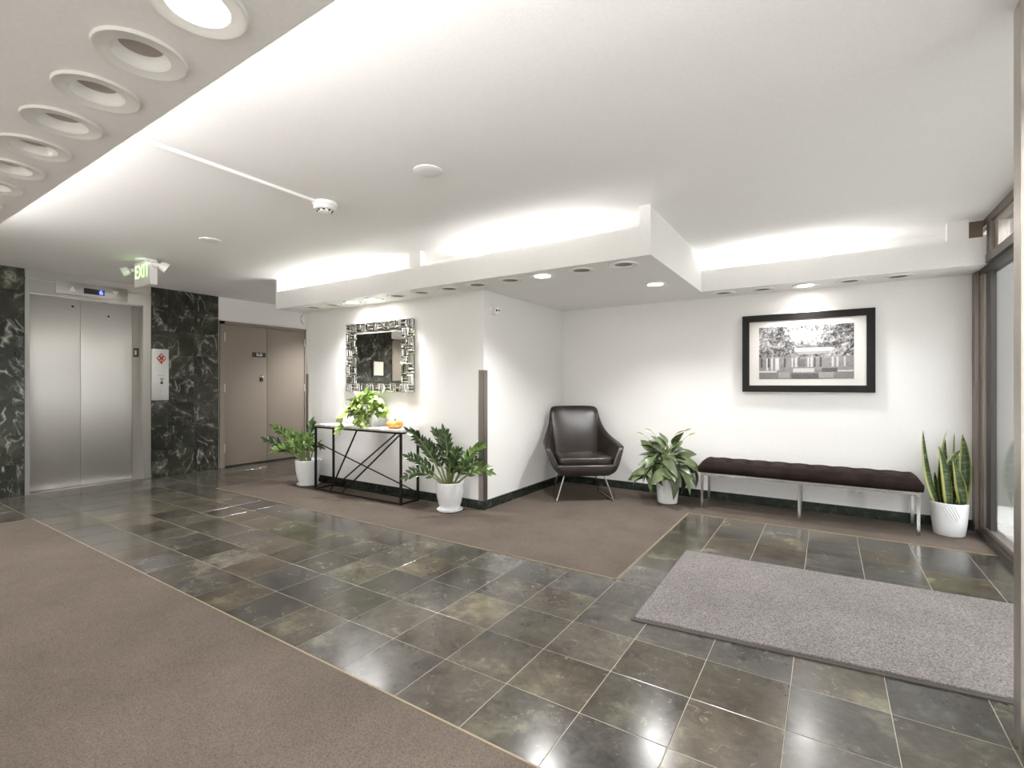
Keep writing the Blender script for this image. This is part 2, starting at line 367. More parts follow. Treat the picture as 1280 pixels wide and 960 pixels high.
# floor tiles, each one an object (shared mesh per size)
PXT, PYT, OX, OY = 0.3115, 0.2987, -0.742, 1.289
tile_cache = {}
def floor_tile(x0, x1, y0, y1):
    if x1-x0 < 0.03 or y1-y0 < 0.03: return
    g = 0.0010
    k = (round(x1-x0, 3), round(y1-y0, 3))
    if k not in tile_cache:
        a, b = (x1-x0)/2-g, (y1-y0)/2-g; c = 0.0015
        m = MB().add([(-a,-b,-.006),(a,-b,-.006),(a,b,-.006),(-a,b,-.006),(-a,-b,-c),(a,-b,-c),(a,b,-c),(-a,b,-c),(-a+c,-b+c,0),(a-c,-b+c,0),(a-c,b-c,0),(-a+c,b-c,0)],
            [(0,1,5,4),(1,2,6,5),(2,3,7,6),(3,0,4,7),(4,5,9,8),(5,6,10,9),(6,7,11,10),(7,4,8,11),(8,9,10,11)])
        tile_cache[k] = m.mesh('tile', SLATE, False)
    inst('tile', tile_cache[k], floor, Matrix.Translation(((x0+x1)/2, (y0+y1)/2, random.uniform(-0.0003, 0))) @ Matrix.Rotation(random.uniform(-.0012, .0012), 4, 'X') @ Matrix.Rotation(random.uniform(-.0012, .0012), 4, 'Y'))
def region(rx0, rx1, ry0, ry1):
    for i in range(-25, 10):
        for j in range(-12, 18):
            x0, x1 = max(rx0, OX+PXT*i), min(rx1, OX+PXT*(i+1)); y0, y1 = max(ry0, OY+PYT*j), min(ry1, OY+PYT*(j+1))
            if x1 > x0 and y1 > y0: floor_tile(x0, x1, y0, y1)
region(XW, XG, 1.289, 2.784)
region(-1.058, XG, 2.784, 4.58)
region(XW, -5.79, 0.10, 1.289)
region(XW, -5.775, 2.784, 4.90)
struct('floor_threshold', MB().box(XW, -5.79, YR, 0.10, -0.006, 0).box(XW, -5.775, 4.90, 6.2, -0.006, 0), SLATE, 'slate floor beyond the tiles in view')

# fitted carpets with brass edge strips
c1 = empty('floor_carpet', (-2.6, -0.4, 0), label='brown fitted carpet filling the left foreground', kind='structure')
MB().box(-5.80+2.6, 0.52+2.6, YR+0.4, 1.284+0.4, -0.006, 0.004).build('pile', CARPET, c1, False)
MB().box(-5.80+2.6, 0.985+2.6-0.47, 1.284+0.4, 1.289+0.4+0.003, -0.006, 0.0045).box(-5.806+2.6, -5.80+2.6, YR+0.4, 1.29+0.4, -0.006, 0.0045).build('edge_strip', BRASS, c1, False)
poly = [(-5.77,2.79),(-1.063,2.79),(-1.063,4.585),(0.985,4.585),(0.985,YB),(-2.677,YB),(-2.677,3.653),(-5.38,3.653),(-5.38,6.2),(-5.77,6.2)]
c2 = empty('floor_carpet', (-3.2, 3.2, 0), label='brown fitted carpet under the console table, armchair and bench', kind='structure')
MB().prism([(x+3.2, y-3.2) for x, y in poly], -0.006, 0.004).build('pile', CARPET, c2, False)
st = MB().box(-5.77, -1.056, 2.784, 2.790, -0.006, 0.0045).box(-1.063, -1.056, 2.784, 4.585, -0.006, 0.0045).box(-1.063, 0.985, 4.580, 4.585, -0.006, 0.0045)
MB().add([(x+3.2, y-3.2, z) for x, y, z in st.v], st.f).build('edge_strip', BRASS, c2, False)

# ceiling soffits with round openings
HOLE = 0.066
def soffit_bottom(mb, x0, x1, y0, y1, lights, cell=0.13):
    """flat underside at SOF with square cells that hold a round hole"""
    xs = sorted(set([x0, x1] + [v for lx, ly in lights for v in (lx-cell, lx+cell)])); ys = sorted(set([y0, y1] + [v for lx, ly in lights for v in (ly-cell, ly+cell)]))
    xs = [v for v in xs if x0-1e-6 <= v <= x1+1e-6]; ys = [v for v in ys if y0-1e-6 <= v <= y1+1e-6]
    for i in range(len(xs)-1):
        for j in range(len(ys)-1):
            a, b, c, d = xs[i], xs[i+1], ys[j], ys[j+1]
            if b-a < 1e-5 or d-c < 1e-5: continue
            hit = [l for l in lights if a-1e-6 <= l[0]-cell and l[0]+cell <= b+1e-6 and c-1e-6 <= l[1]-cell and l[1]+cell <= d+1e-6]
            if not hit:
                mb.add([(a,c,SOF),(b,c,SOF),(b,d,SOF),(a,d,SOF)], [(0,3,2,1)])
            else:
                lx, ly = hit[0]; n = 32; vs_ = []; fs = []
                for k in range(n):
                    an = 2*PI*k/n + PI/4; ca, sa = math.cos(an), math.sin(an); m = cell/max(abs(ca), abs(sa))
                    vs_ += [(lx+HOLE*ca, ly+HOLE*sa, SOF), (lx+m*ca, ly+m*sa, SOF)]
                for k in range(n):
                    q = (k+1) % n; fs.append((2*k, 2*q, 2*q+1, 2*k+1))
                mb.add(vs_, fs)
front = [(-1.253,0),(-1.589,0),(-1.932,1),(-2.245,0),(-2.590,0),(-2.914,0),(-3.259,0),(-3.583,0),(-3.925,1),(-4.255,1),(-4.60,0),(-4.93,0)]
frontL = [(x, 3.442) for x, s in front]
alcL = [(-1.262, 4.262)]
right = [(-0.835,0),(-0.502,0),(-0.160,1),(0.163,0),(0.485,0)]
rightL = [(x, 5.036) for x, s in right]
near = [(-0.62,1),(-0.92,0),(-1.225,1),(-1.535,0),(-1.844,0),(-2.155,0),(-2.470,0),(-2.784,0),(-3.10,0),(-3.42,1),(-3.74,0),(-4.06,0),(-4.38,0),(-4.70,1)]  # unseen lit ones added to light the foreground, except one known by its glow
nearL = [(x, 0.552) for x, s in near]
rear = [-0.3, -1.4, -2.5, -3.6, -4.7]  # unseen row added as fill for the rear wall and near soffit
rearL = [(x, -1.75) for x in rear]

s = MB(); soffit_bottom(s, -5.413, -1.003, 3.280, 3.653, frontL)
soffit_bottom(s, -2.677, -1.003, 3.653, YB, alcL)
s.box(-5.413, -1.003, 3.280, 3.298, SOF+0.0006, FAS)                     # front fascia
s.box(-5.413, -5.385, 3.298, 3.653, SOF+0.0006, CEIL).box(-5.413, -5.385, 3.280, 3.298, FAS, CEIL)                    # closed left end
s.box(-3.262, -3.122, 3.280, 3.345, FAS, CEIL)                    # hanger post
s.box(-1.080, -1.003, 3.280, 3.345, FAS, CEIL)                    # corner post
s.box(-1.021, -1.003, 3.298, 4.88, SOF+0.0006, FAS)                      # side fascia
s.box(-1.040, -1.012, 3.345, 5.26, FAS-0.05, CEIL)                # recessed panel above the side fascia
s.box(-5.41, -1.02, 3.60, 3.653, SOF+0.001, FAS-0.08)
soffit1 = struct('ceiling_soffit', s, SOFM, 'white dropped soffit over the mirror wall and armchair corner')
s = MB(); soffit_bottom(s, -1.003, XG, 4.867, YB, rightL)
s.box(-1.003, XG, 4.867, 4.885, SOF+0.0006, FAS); s.box(0.762, 0.883, 4.867, 4.93, FAS, CEIL)
soffit2 = struct('ceiling_soffit', s, SOFM, 'white dropped soffit over the bench wall')
s = MB(); soffit_bottom(s, -5.413, 0.51, 0.20, 0.717, nearL)
soffit_bottom(s, -5.413, 0.51, YR, 0.20, rearL)
s.box(-5.413, 0.51, 0.699, 0.717, SOF+0.0006, FAS).box(-5.413, -5.385, YR, 0.699, SOF+0.0006, CEIL).box(-5.38, 0.51, 0.195, 0.215, SOF+0.0006, CEIL)
soffit3 = struct('ceiling_soffit', s, SOFM, 'white dropped soffit with round lights in the upper left foreground')

# recessed downlights
ring_p = [(HOLE-0.001, 0.001), (HOLE, -0.005), (0.070, -0.0065), (0.094, -0.006), (0.098, -0.0095), (0.103, -0.009), (0.105, 0.0005)]
def ring_mesh():
    mb = MB(); mb.lathe(ring_p, seg=36, cap0=False, cap1=False); return mb.mesh('trim_ring', TRIMW, True, 50)
def can_mesh(mat):
    mb = MB(); mb.lathe([(HOLE-0.001, 0.001), (0.057, 0.020), (0.050, 0.026)], seg=36, cap0=False, cap1=False); return mb.mesh('baffle', mat, True, 50)
def lens_mesh(mat, r, z, name):
    mb = MB(); mb.lathe([(r, z), (r*0.8, z-0.004), (r*0.3, z-0.006)], seg=28, cap0=False, cap1=True); return mb.mesh(name, mat, True, 60)
LENS_OFF = plain('frosted_lamp_lens', (0.36, 0.32, 0.29, 1), 0.45)
RING, CAN, CAND = ring_mesh(), can_mesh(TRIMW), can_mesh(plain('grey_baffle', (0.26, 0.245, 0.23, 1), 0.5))
LOFF = lens_mesh(LENS_OFF, 0.051, 0.026, 'lens'); LON = lens_mesh(LENS_ON, HOLE-0.001, 0.002, 'lens')
ORD = ['first','second','third','fourth','fifth','sixth','seventh','eighth','ninth','tenth','eleventh','twelfth','thirteenth','fourteenth']
SPOT = 36.0
def downlight(x, y, on, label, group, power=1.0, z=SOF, cone=128):
    o = empty('recessed_downlight', (x, y, z), label=label, cat='ceiling light', group=group)
    inst('trim_ring', RING, o)
    if on:
        inst('lens', LON, o, Matrix.Translation((0, 0, -0.004 if z > SOF+0.1 else 0)))
        l = bpy.data.lights.new('lamp', 'SPOT'); l.energy = SPOT*power; l.spot_size = math.radians(cone); l.spot_blend = 0.75; l.shadow_soft_size = 0.05; l.color = WARM
        lo = bpy.data.objects.new('lamp', l); COL.objects.link(lo); lo.parent = o; lo.location = (0, 0, -0.018)
    else:
        inst('baffle', CAND if y > 1 else CAN, o); inst('lens', LOFF, o)
for i, (x, s_) in enumerate(front):
    downlight(x, 3.442, s_, f"{'lit' if s_ else 'unlit'} round white recessed downlight, {ORD[i]} from the outer corner along the mirror-wall soffit", 'downlights in the soffit over the mirror wall', 1.0)
downlight(-1.262, 4.262, 1, 'lit recessed downlight alone in the soffit above the armchair', None)
for i, (x, s_) in enumerate(right):
    downlight(x, 5.036, s_, f"{'lit' if s_ else 'unlit'} round white recessed downlight, {ORD[i]} from the left in the bench-wall soffit", 'downlights in the soffit over the bench', 0.65)
for i, (x, s_) in enumerate(near):
    downlight(x, 0.552, s_, f"{'lit' if s_ else 'unlit'} round white recessed downlight, {ORD[i]} from the right in the foreground soffit", 'downlights in the foreground soffit', 1.0)

for i, x in enumerate(rear):
    downlight(x, -1.75, 1, f"lit recessed downlight added unseen behind the viewer, {ORD[i]} from the right", 'added fill downlights behind the viewer', 3.6, cone=95)

downlight(-6.30, 0.45, 1, 'lit downlight added out of view in the ceiling left of the elevator', None, 2.2, z=CEIL)  # added lamp, brightens the elevator front and its floor
downlight(-6.25, 5.05, 1, 'lit downlight added unseen in the side corridor ceiling behind the mirror wall', None, 2.2, z=CEIL)  # added lamp, lifts the double door and the wall above it

# baseboards made of marble pieces
def base_run(name, p0, p1, nrm, label):
    o = empty(name, (p0[0], p0[1], 0), label=label, kind='structure')
    d = Vector((p1[0]-p0[0], p1[1]-p0[1], 0)); L = d.length; d.normalize(); n = Vector((nrm[0], nrm[1], 0))
    k = max(1, round(L/0.305)); st_ = L/k
    for i in range(k):
        a = d*(i*st_+0.0002); b = d*((i+1)*st_-0.0002); t = 0.013
        q = [a, b, b+n*t, a+n*t]
        mb = MB(); mb.add([(p.x, p.y, z) for z in (0.0, 0.088) for p in q], [(0,1,2,3),(4,5,6,7),(0,1,5,4),(1,2,6,5),(2,3,7,6),(3,0,4,7)])
        mb.build('baseboard_piece', MBASE, o, False)
base_run('baseboard_middle', (-5.38, 3.653), (-2.664, 3.653), (0, -1), 'dark green marble baseboard under the mirror')
base_run('baseboard_return', (-2.677, 3.653), (-2.677, YB), (1, 0), 'dark green marble baseboard beside the armchair')
base_run('baseboard_far', (-2.664, YB), (0.975, YB), (0, -1), 'dark green marble baseboard behind the bench')

# marble wall tiles around the elevator
mt_cache = {}
def wall_tile(y0, y1, z0, z1):
    k = (round(y1-y0, 3), round(z1-z0, 3))
    if k not in mt_cache:
        a, b = (y1-y0)/2-0.0018, (z1-z0)/2-0.0018; c = 0.002; x = 0.012
        mt_cache[k] = MB().add([(0,-a,-b),(0,a,-b),(0,a,b),(0,-a,b),(x-c,-a,-b),(x-c,a,-b),(x-c,a,b),(x-c,-a,b),(x,-a+c,-b+c),(x,a-c,-b+c),(x,a-c,b-c),(x,-a+c,b-c)],
            [(0,1,5,4),(1,2,6,5),(2,3,7,6),(3,0,4,7),(4,5,9,8),(5,6,10,9),(6,7,11,10),(7,4,8,11),(8,9,10,11)]).mesh('marble_tile', MARBLE, False)
    inst('marble_tile', mt_cache[k], wall_left, Matrix.Translation((XW, (y0+y1)/2, (z0+z1)/2)))
zj = [0.0, 0.025, 0.33, 0.635, 0.94, 1.245, 1.55, 1.855, 2.16, CEIL]
zj = [0.0] + [0.33+0.305*k for k in range(7)] + [CEIL]
for ya, yb in ((2.665, 2.852), (2.852, 3.160), (3.160, 3.470)):
    for i in range(len(zj)-1): wall_tile(ya, yb, zj[i], zj[i+1])
for ya, yb in ((0.575, 0.605), (0.605, 0.91), (0.91, 1.215), (1.215, 1.52)):
    for i in range(len(zj)-1): wall_tile(ya, yb, zj[i], zj[i+1])
MB().box(XW, XW+0.0105, 2.655, 3.472, 0, CEIL).box(XW, XW+0.0105, 0.57, 1.53, 0, CEIL).build('tile_bedding', plain('dark_grout', (0.03, 0.03, 0.026, 1), 0.8), wall_left, False)

# ---------------------------------------------------------------- elevator
ev = empty('elevator', (XW, 2.09, 0), label='brushed stainless steel elevator entrance with closed double doors', cat='elevator')
Y = lambda y: y-2.09
DX = -0.10
e = MB().box(-0.02, 0.018, Y(1.52), Y(2.662), 2.30, CEIL-0.002); e.box(-0.02, 0.022, Y(1.52), Y(2.662), 2.150, 2.290); e.build('header', STEELV, ev, False)
for ya, yb in ((1.5605, 2.008), (2.0105, 2.505)):
    d = MB().rbox(DX-0.03, DX, Y(ya), Y(yb), 0.006, 2.148, 0.003, 2).build('door_panel', STEEL, ev)
    if ya > 2: MB().lathe([(0.011, DX), (0.011, DX+0.003)], c=(0, Y(2.27), 1.985), seg=14, axis='x').build('keyhole', BLACK, d)
    else: MB().lathe([(0.012, DX), (0.012, DX+0.003)], c=(0, Y(1.94), 2.06), seg=14, axis='x').build('keyhole', BLACK, d)
MB().box(DX-0.04, 0.018, Y(1.52), Y(1.5585), 0, 2.150).build('jamb', STEELV, ev, False)
# right jamb: wide splayed return plus face
MB().add([(DX-0.04,Y(2.508),0),(DX,Y(2.508),0),(-0.012,Y(2.565),0),(0.018,Y(2.580),0),(0.018,Y(2.662),0),(-0.04,Y(2.662),0)] + [(DX-0.04,Y(2.508),2.15),(DX,Y(2.508),2.15),(-0.012,Y(2.565),2.15),(0.018,Y(2.580),2.15),(0.018,Y(2.662),2.15),(-0.04,Y(2.662),2.15)],
    [(5,4,3,2,1,0),(6,7,8,9,10,11)] + [(i,(i+1)%6,6+(i+1)%6,6+i) for i in range(6)]).build('jamb', STEELV, ev, False)
MB().box(DX-0.04, 0.012, Y(1.545), Y(2.59), -0.004, 0.004).build('sill', STEELV, ev, False)
MB().box(DX-0.06, DX-0.03, Y(1.5), Y(2.7), 0, 2.2).build('shaft_backing', BLACK, ev, False)
bx = MB().rbox(0.02, 0.040, Y(1.762), Y(2.415), 2.172, 2.318, 0.004, 2).build('indicator_box', STEELV, ev)
MB().box(0.040, 0.0415, Y(2.000), Y(2.190), 2.205, 2.268).build('display', BLACK, bx, False)
dg_ = text_mesh('6', 0.070, 'digit', BLUET, 0.0006)
o = inst('digit', dg_, bx, Matrix.Translation((0.0425, Y(2.158), 2.236)) @ Matrix(((0,0,1,0),(1,0,0,0),(0,1,0,0),(0,0,0,1))))
MB().box(0.0413, 0.0418, Y(2.130), Y(2.188), 2.207, 2.266).build('digit_glow', emit('dim_blue_display', (0.05,0.06,0.5,1), 0.25), bx, False)
ARW = plain('pale_arrow_lens', (0.80, 0.78, 0.72, 1), 0.5)
MB().add([(0.0412,Y(1.870),2.214),(0.0412,Y(1.932),2.214),(0.0412,Y(1.901),2.274),(0.039,Y(1.870),2.214),(0.039,Y(1.932),2.214),(0.039,Y(1.901),2.274)], [(0,1,2),(0,3,4,1),(1,4,5,2),(2,5,3,0)]).build('up_arrow', ARW, bx, False)
MB().add([(0.0412,Y(2.262),2.274),(0.0412,Y(2.324),2.274),(0.0412,Y(2.293),2.214),(0.039,Y(2.262),2.274),(0.039,Y(2.324),2.274),(0.039,Y(2.293),2.214)], [(0,1,2),(0,3,4,1),(1,4,5,2),(2,5,3,0)]).build('down_arrow', ARW, bx, False)
# floor plate on the right jamb's splayed return
pm = Matrix.Translation((-0.058, Y(2.5335), 1.565)) @ Matrix.Rotation(math.atan2(0.057, 0.088), 4, 'Z')
pl = MB().box(-0.032, 0.032, -0.004, 0.0, -0.055, 0.055).build('floor_plate', plain('dark_plate', (0.06, 0.052, 0.04, 1), 0.4), ev, False); pl.matrix_local = pm
q = MB().box(-0.014, 0.008, -0.0055, -0.004, -0.028, 0.026).build('raised_mark', TRIMW, pl, False)

hp = empty('hall_call_panel', (XW+0.012, 2.762, 1.295), label='tall pale steel elevator call panel with red diamond emblem', cat='control panel')
MB().rbox(0, 0.014, -0.095, 0.095, -0.325, 0.325, 0.003, 2).build('faceplate', STEELP, hp)
RED = plain('red_print', (0.42, 0.05, 0.02, 1), 0.5)
em = MB()
R2 = 0.072
for (a0, a1, h0, h1) in (): pass
def rhomb(mb, y, z, r, x0=0.014, x1=0.0152):
    p = [(y-r*0.78, z), (y, z-r), (y+r*0.78, z), (y, z+r)]
    mb.add([(x0, a, b) for a, b in p] + [(x1, a, b) for a, b in p], [(0,1,2,3),(4,5,6,7)] + [(i,(i+1)%4,4+(i+1)%4,4+i) for i in range(4)])
rhomb(em, 0.012, 0.205, R2); eo = em.build('emblem', RED, hp, False)
ew = MB()
for (dy, dz, r) in ((0, 0.036, 0.017), (-0.029, 0.002, 0.017), (0.029, 0.002, 0.017), (-0.013, -0.026, 0.012), (0.014, -0.030, 0.012)): rhomb(ew, 0.012+dy, 0.205+dz, r, 0.0152, 0.0160)
ew.build('emblem_diamonds', TRIMW, eo, False)
MB().box(0.014, 0.0146, -0.03, 0.055, -0.014, -0.010).build('engraved_line', plain('grey_engraving', (0.3, 0.29, 0.27, 1), 0.5), hp, False)
MB().lathe([(0.020, 0.0135), (0.019, 0.017), (0.012, 0.018)], c=(0, 0.015, -0.058), seg=20, axis='x').build('key_switch', CHROME, hp)
MB().lathe([(0.017, 0.0135), (0.016, 0.0165)], c=(0, 0.015, -0.104), seg=20, axis='x').build('key_hole', BLACK, hp)
for z in (-0.190, -0.238):
    MB().lathe([(0.019, 0.0135), (0.018, 0.019), (0.012, 0.021)], c=(0, 0.018, z), seg=20, axis='x').build('call_button', TRIMW, hp)

# ---------------------------------------------------------------- double door
d1 = empty('door_1', (XW, 4.18, 0), label='taupe steel double door beside the marble wall', kind='structure')
Yd = lambda y: y-4.18
MB().box(0, 0.03, Yd(3.485), Yd(3.548), 0, 2.062).build('door_frame', DOORF, d1, False)
MB().box(0, 0.03, Yd(4.795), Yd(4.858), 0, 2.062).build('door_frame', DOORF, d1, False)
MB().box(0, 0.03, Yd(3.485), Yd(4.858), 2.018, 2.062).build('door_frame', DOORF, d1, False)
MB().box(-0.004, 0.004, Yd(3.548), Yd(4.795), 0, 2.018).build('door_gap', BLACK, d1, False)
HINGE = plain('worn_steel_hinge', (0.66, 0.62, 0.52, 1), 0.35, 0.8)
for k, (ya, yb) in enumerate(((3.551, 4.166), (4.171, 4.792))):
    lf = MB().rbox(0, 0.018, Yd(ya), Yd(yb), 0.022, 2.015, 0.002, 2).build('door_leaf', DOORP, d1)
    for z in (1.84, 1.12, 0.27):
        yy = ya-0.003 if k == 0 else yb+0.003
        MB().lathe([(0.009, -0.06), (0.009, 0.06)], c=(0.024, Yd(yy), z), seg=10).build('hinge', HINGE, lf)
    if k == 0:
        MB().lathe([(0.034, 0.018), (0.033, 0.026), (0.022, 0.034), (0.020, 0.05), (0.012, 0.052)], c=(0, Yd(4.085), 1.285), seg=20, axis='x').build('lock_cylinder', CHROME, lf)
        MB().lathe([(0.024, 0.018), (0.020, 0.034)], c=(0, Yd(4.083), 1.235), seg=16, axis='x').build('lock_pull', plain('dark_bronze', (0.07, 0.055, 0.04, 1), 0.35, 0.7), lf)
        sg = MB().box(0.018, 0.022, Yd(3.945), Yd(4.145), 1.575, 1.645).build('sign_plate', plain('black_sign_plate', (0.02, 0.016, 0.012, 1), 0.4), lf, False)
        tx = MB(); random.seed(3)
        for (ya_, yb_, z0) in ((4.000, 4.036, 1.618), (4.056, 4.094, 1.618), (4.003, 4.094, 1.594)):
            yy = ya_
            while yy < yb_:
                wd = random.uniform(0.005, 0.009); tx.box(0.022, 0.0228, Yd(yy), Yd(min(yb_, yy+wd)), z0, z0+0.015); yy += wd+0.0022
        tx.build('sign_lettering', TRIMW, sg, False)
d2 = empty('door_2', (XW, 0.1, 0), label='taupe door left of the elevator, seen in the mirror', kind='structure')
MB().rbox(0, 0.02, -0.40, 0.43, 0.01, 2.02, 0.002, 2).build('door_leaf', DOORP, d2)
MB().box(0, 0.03, 0.43, 0.468, 0, 2.06).box(0, 0.03, -0.44, -0.40, 0, 2.06).box(0, 0.03, -0.44, 0.468, 2.02, 2.06).build('door_frame', DOORF, d2, False)
nf = empty('notice_frame', (XW+0.012, 0.905, 1.47), label='black framed white notice on the marble wall, reflected in the mirror', cat='frame')
MB().box(0, 0.018, -0.155, 0.155, -0.165, -0.13).box(0, 0.018, -0.155, 0.155, 0.13, 0.165).box(0, 0.018, -0.155, -0.12, -0.13, 0.13).box(0, 0.018, 0.12, 0.155, -0.13, 0.13).build('frame', BLACK, nf, False)
MB().box(0, 0.010, -0.12, 0.12, -0.13, 0.13).build('paper', plain('cream_paper', (0.75, 0.72, 0.62, 1), 0.7), nf, False)
hs_ = empty('alarm_strobe', (XW, 4.815, 2.225), label='round white alarm sounder above the double door', cat='alarm')
MB().lathe([(0.085, 0.0), (0.085, 0.02), (0.075, 0.034), (0.045, 0.038), (0.04, 0.05), (0.02, 0.054)], seg=28, axis='x').build('housing', PLASTW, hs_)
MB().box(0.036, 0.046, -0.03, 0.03, -0.066, -0.05).build('strobe_lens', STEELP, hs_, False)

# ---------------------------------------------------------------- glass wall on the right
g = empty('window_1', (XG, 3.75, 0), label='bronze framed glass wall with transom on the right', kind='structure')
def gw(name, x0, x1, y0, y1, z0, z1, mat=BRONZE):
    return MB().box(x0-XG, x1-XG, y0-3.75, y1-3.75, z0, z1).build(name, mat, g, False)
gw('frame_jamb', XG-0.012, XG+0.10, 5.170, 5.262, 0, 2.075); gw('frame_jamb', XG+0.012, XG+0.09, 5.125, 5.170, 0.06, 2.06)
gw('glazing_bead', XG+0.022, XG+0.07, 5.080, 5.125, 0.06, 2.06, ALU); gw('sash_stile', XG+0.034, XG+0.07, 4.955, 5.080, 0.06, 2.06, plain('dark_bronze_stile', (0.06, 0.055, 0.05, 1), 0.4, 0.6))
gw('sill', XG-0.004, XG+0.10, YJ, 5.17, 0, 0.045); gw('sill', XG+0.014, XG+0.10, YJ, 5.17, 0.045, 0.066); gw('sill', XG+0.026, XG+0.09, YJ, 5.125, 0.066, 0.084, ALU)
gw('transom_bar', XG-0.012, XG+0.10, YJ, 5.262, 2.055, 2.115); gw('transom_bar', XG+0.012, XG+0.09, YJ, 5.17, 2.015, 2.055, plain('dark_bronze_bar', (0.09, 0.08, 0.07, 1), 0.4, 0.6))
gw('head_frame', XG-0.006, XG+0.10, YJ, 5.262, 2.340, CEIL); gw('frame_jamb', XG-0.006, XG+0.10, 4.78, 4.867, 2.115, 2.340)
gw('head_frame', XG+0.014, XG+0.09, YJ, 5.1, 2.318, 2.340, ALU); gw('frame_jamb', XG+0.02, XG+0.08, 4.70, 4.78, 2.115, 2.340, ALU)
gw('cove_block', 0.872, XG-0.006, 4.965, 5.00, 2.23, CEIL, plain('brown_wood_block', (0.17, 0.12, 0.085, 1), 0.6, noise=0.2, scale=40))
gw('pane', XG+0.050, XG+0.056, YJ, 5.08, 0.084, 2.03, GLASS); gw('pane', XG+0.050, XG+0.056, YJ, 4.80, 2.115, 2.33, GLASS)
gw('mullion', XG-0.012, XG+0.10, YJ-0.02, YJ+0.04, 0, CEIL)
# return of the glazing with the near post
gw('post', XP, XP+0.055, YJ-0.072, YJ, 0, CEIL, ALU)
gw('rail', XP+0.05, XG, YJ-0.06, YJ-0.015, 0, 0.084); gw('rail', XP+0.05, XG, YJ-0.06, YJ-0.015, 2.03, 2.115); gw('rail', XP+0.05, XG, YJ-0.06, YJ-0.015, 2.32, CEIL)
gw('pane', XP+0.05, XG, YJ-0.042, YJ-0.036, 0.084, 2.03, GLASS); gw('pane', XP+0.05, XG, YJ-0.042, YJ-0.036, 2.115, 2.32, GLASS)
gw('rail', XP+0.02, XP+0.055, YR, YJ-0.07, 0, 0.084); gw('rail', XP+0.02, XP+0.055, YR, YJ-0.07, 2.03, 2.115); gw('rail', XP+0.02, XP+0.055, YR, YJ-0.07, 2.32, CEIL)
gw('pane', XP+0.036, XP+0.042, YR, YJ-0.07, 0.084, 2.03, GLASS); gw('pane', XP+0.036, XP+0.042, YR, YJ-0.07, 2.115, 2.32, GLASS)
struct('ground_outside', MB().box(1.06, 40, -30, 40, -0.15, -0.02).box(0.6, 1.06, -30, YJ-0.07, -0.15, -0.02), plain('grey_concrete_paving', (0.46, 0.45, 0.43, 1), 0.9, noise=0.2, scale=8), 'grey paving outside the glass')

ws = MB().box(1.12, 9.0, 6.6, 6.8, -0.02, 3.6)
struct('wall_outside', ws, plain('grey_stucco_wall', (0.16, 0.16, 0.155, 1), 0.9, noise=0.2, scale=12), 'grey stucco wing wall outside the glass')

struct('wall_sky_blocker', MB().box(11, 14, -30, 40, -0.02, 8.0), plain('grey_blocker_facade', (0.19, 0.19, 0.19, 1), 0.9, noise=0.2, scale=6), 'unseen facade added across the street to block low sky light')  # added out of view to keep low sky light off the inner walls

# ---------------------------------------------------------------- ceiling fittings
dt = empty('smoke_detector', (-2.848, 2.075, CEIL), label='white smoke detector on the ceiling at the end of the conduit', cat='smoke detector')
MB().lathe([(0.078, 0), (0.078, -0.022), (0.070, -0.026)], seg=32).build('mounting_base', PLASTW, dt)
MB().lathe([(0.072, -0.026), (0.074, -0.036), (0.066, -0.048), (0.045, -0.052), (0.040, -0.062), (0.018, -0.066)], seg=32).build('detector_head', PLASTW, dt)
for k in range(8):
    a = 2*PI*k/8; MB().box(0.046*math.cos(a)-0.006, 0.046*math.cos(a)+0.006, 0.046*math.sin(a)-0.006, 0.046*math.sin(a)+0.006, -0.058, -0.051).build('sensor_vent', BLACK, dt, False)
cd = MB().tube([(-2.85, 0.715, CEIL-0.009), (-2.85, 1.5, CEIL-0.009), (-2.85, 1.998, CEIL-0.009)], 0.011, 10).build('ceiling_conduit', TRIMW); tag(cd, 'white painted conduit running across the ceiling to the smoke detector', 'conduit')
for (x, y, lb) in ((-1.921, 2.082, 'round white cover plate on the ceiling right of the smoke detector'), (-4.393, 2.077, 'round white cover plate on the ceiling left of the smoke detector')):
    tag(MB().lathe([(0.082, 0), (0.083, -0.004), (0.078, -0.007), (0.03, -0.008)], seg=36).build('ceiling_cover_plate', PLASTW, loc=(x, y, CEIL)), lb, 'cover plate')

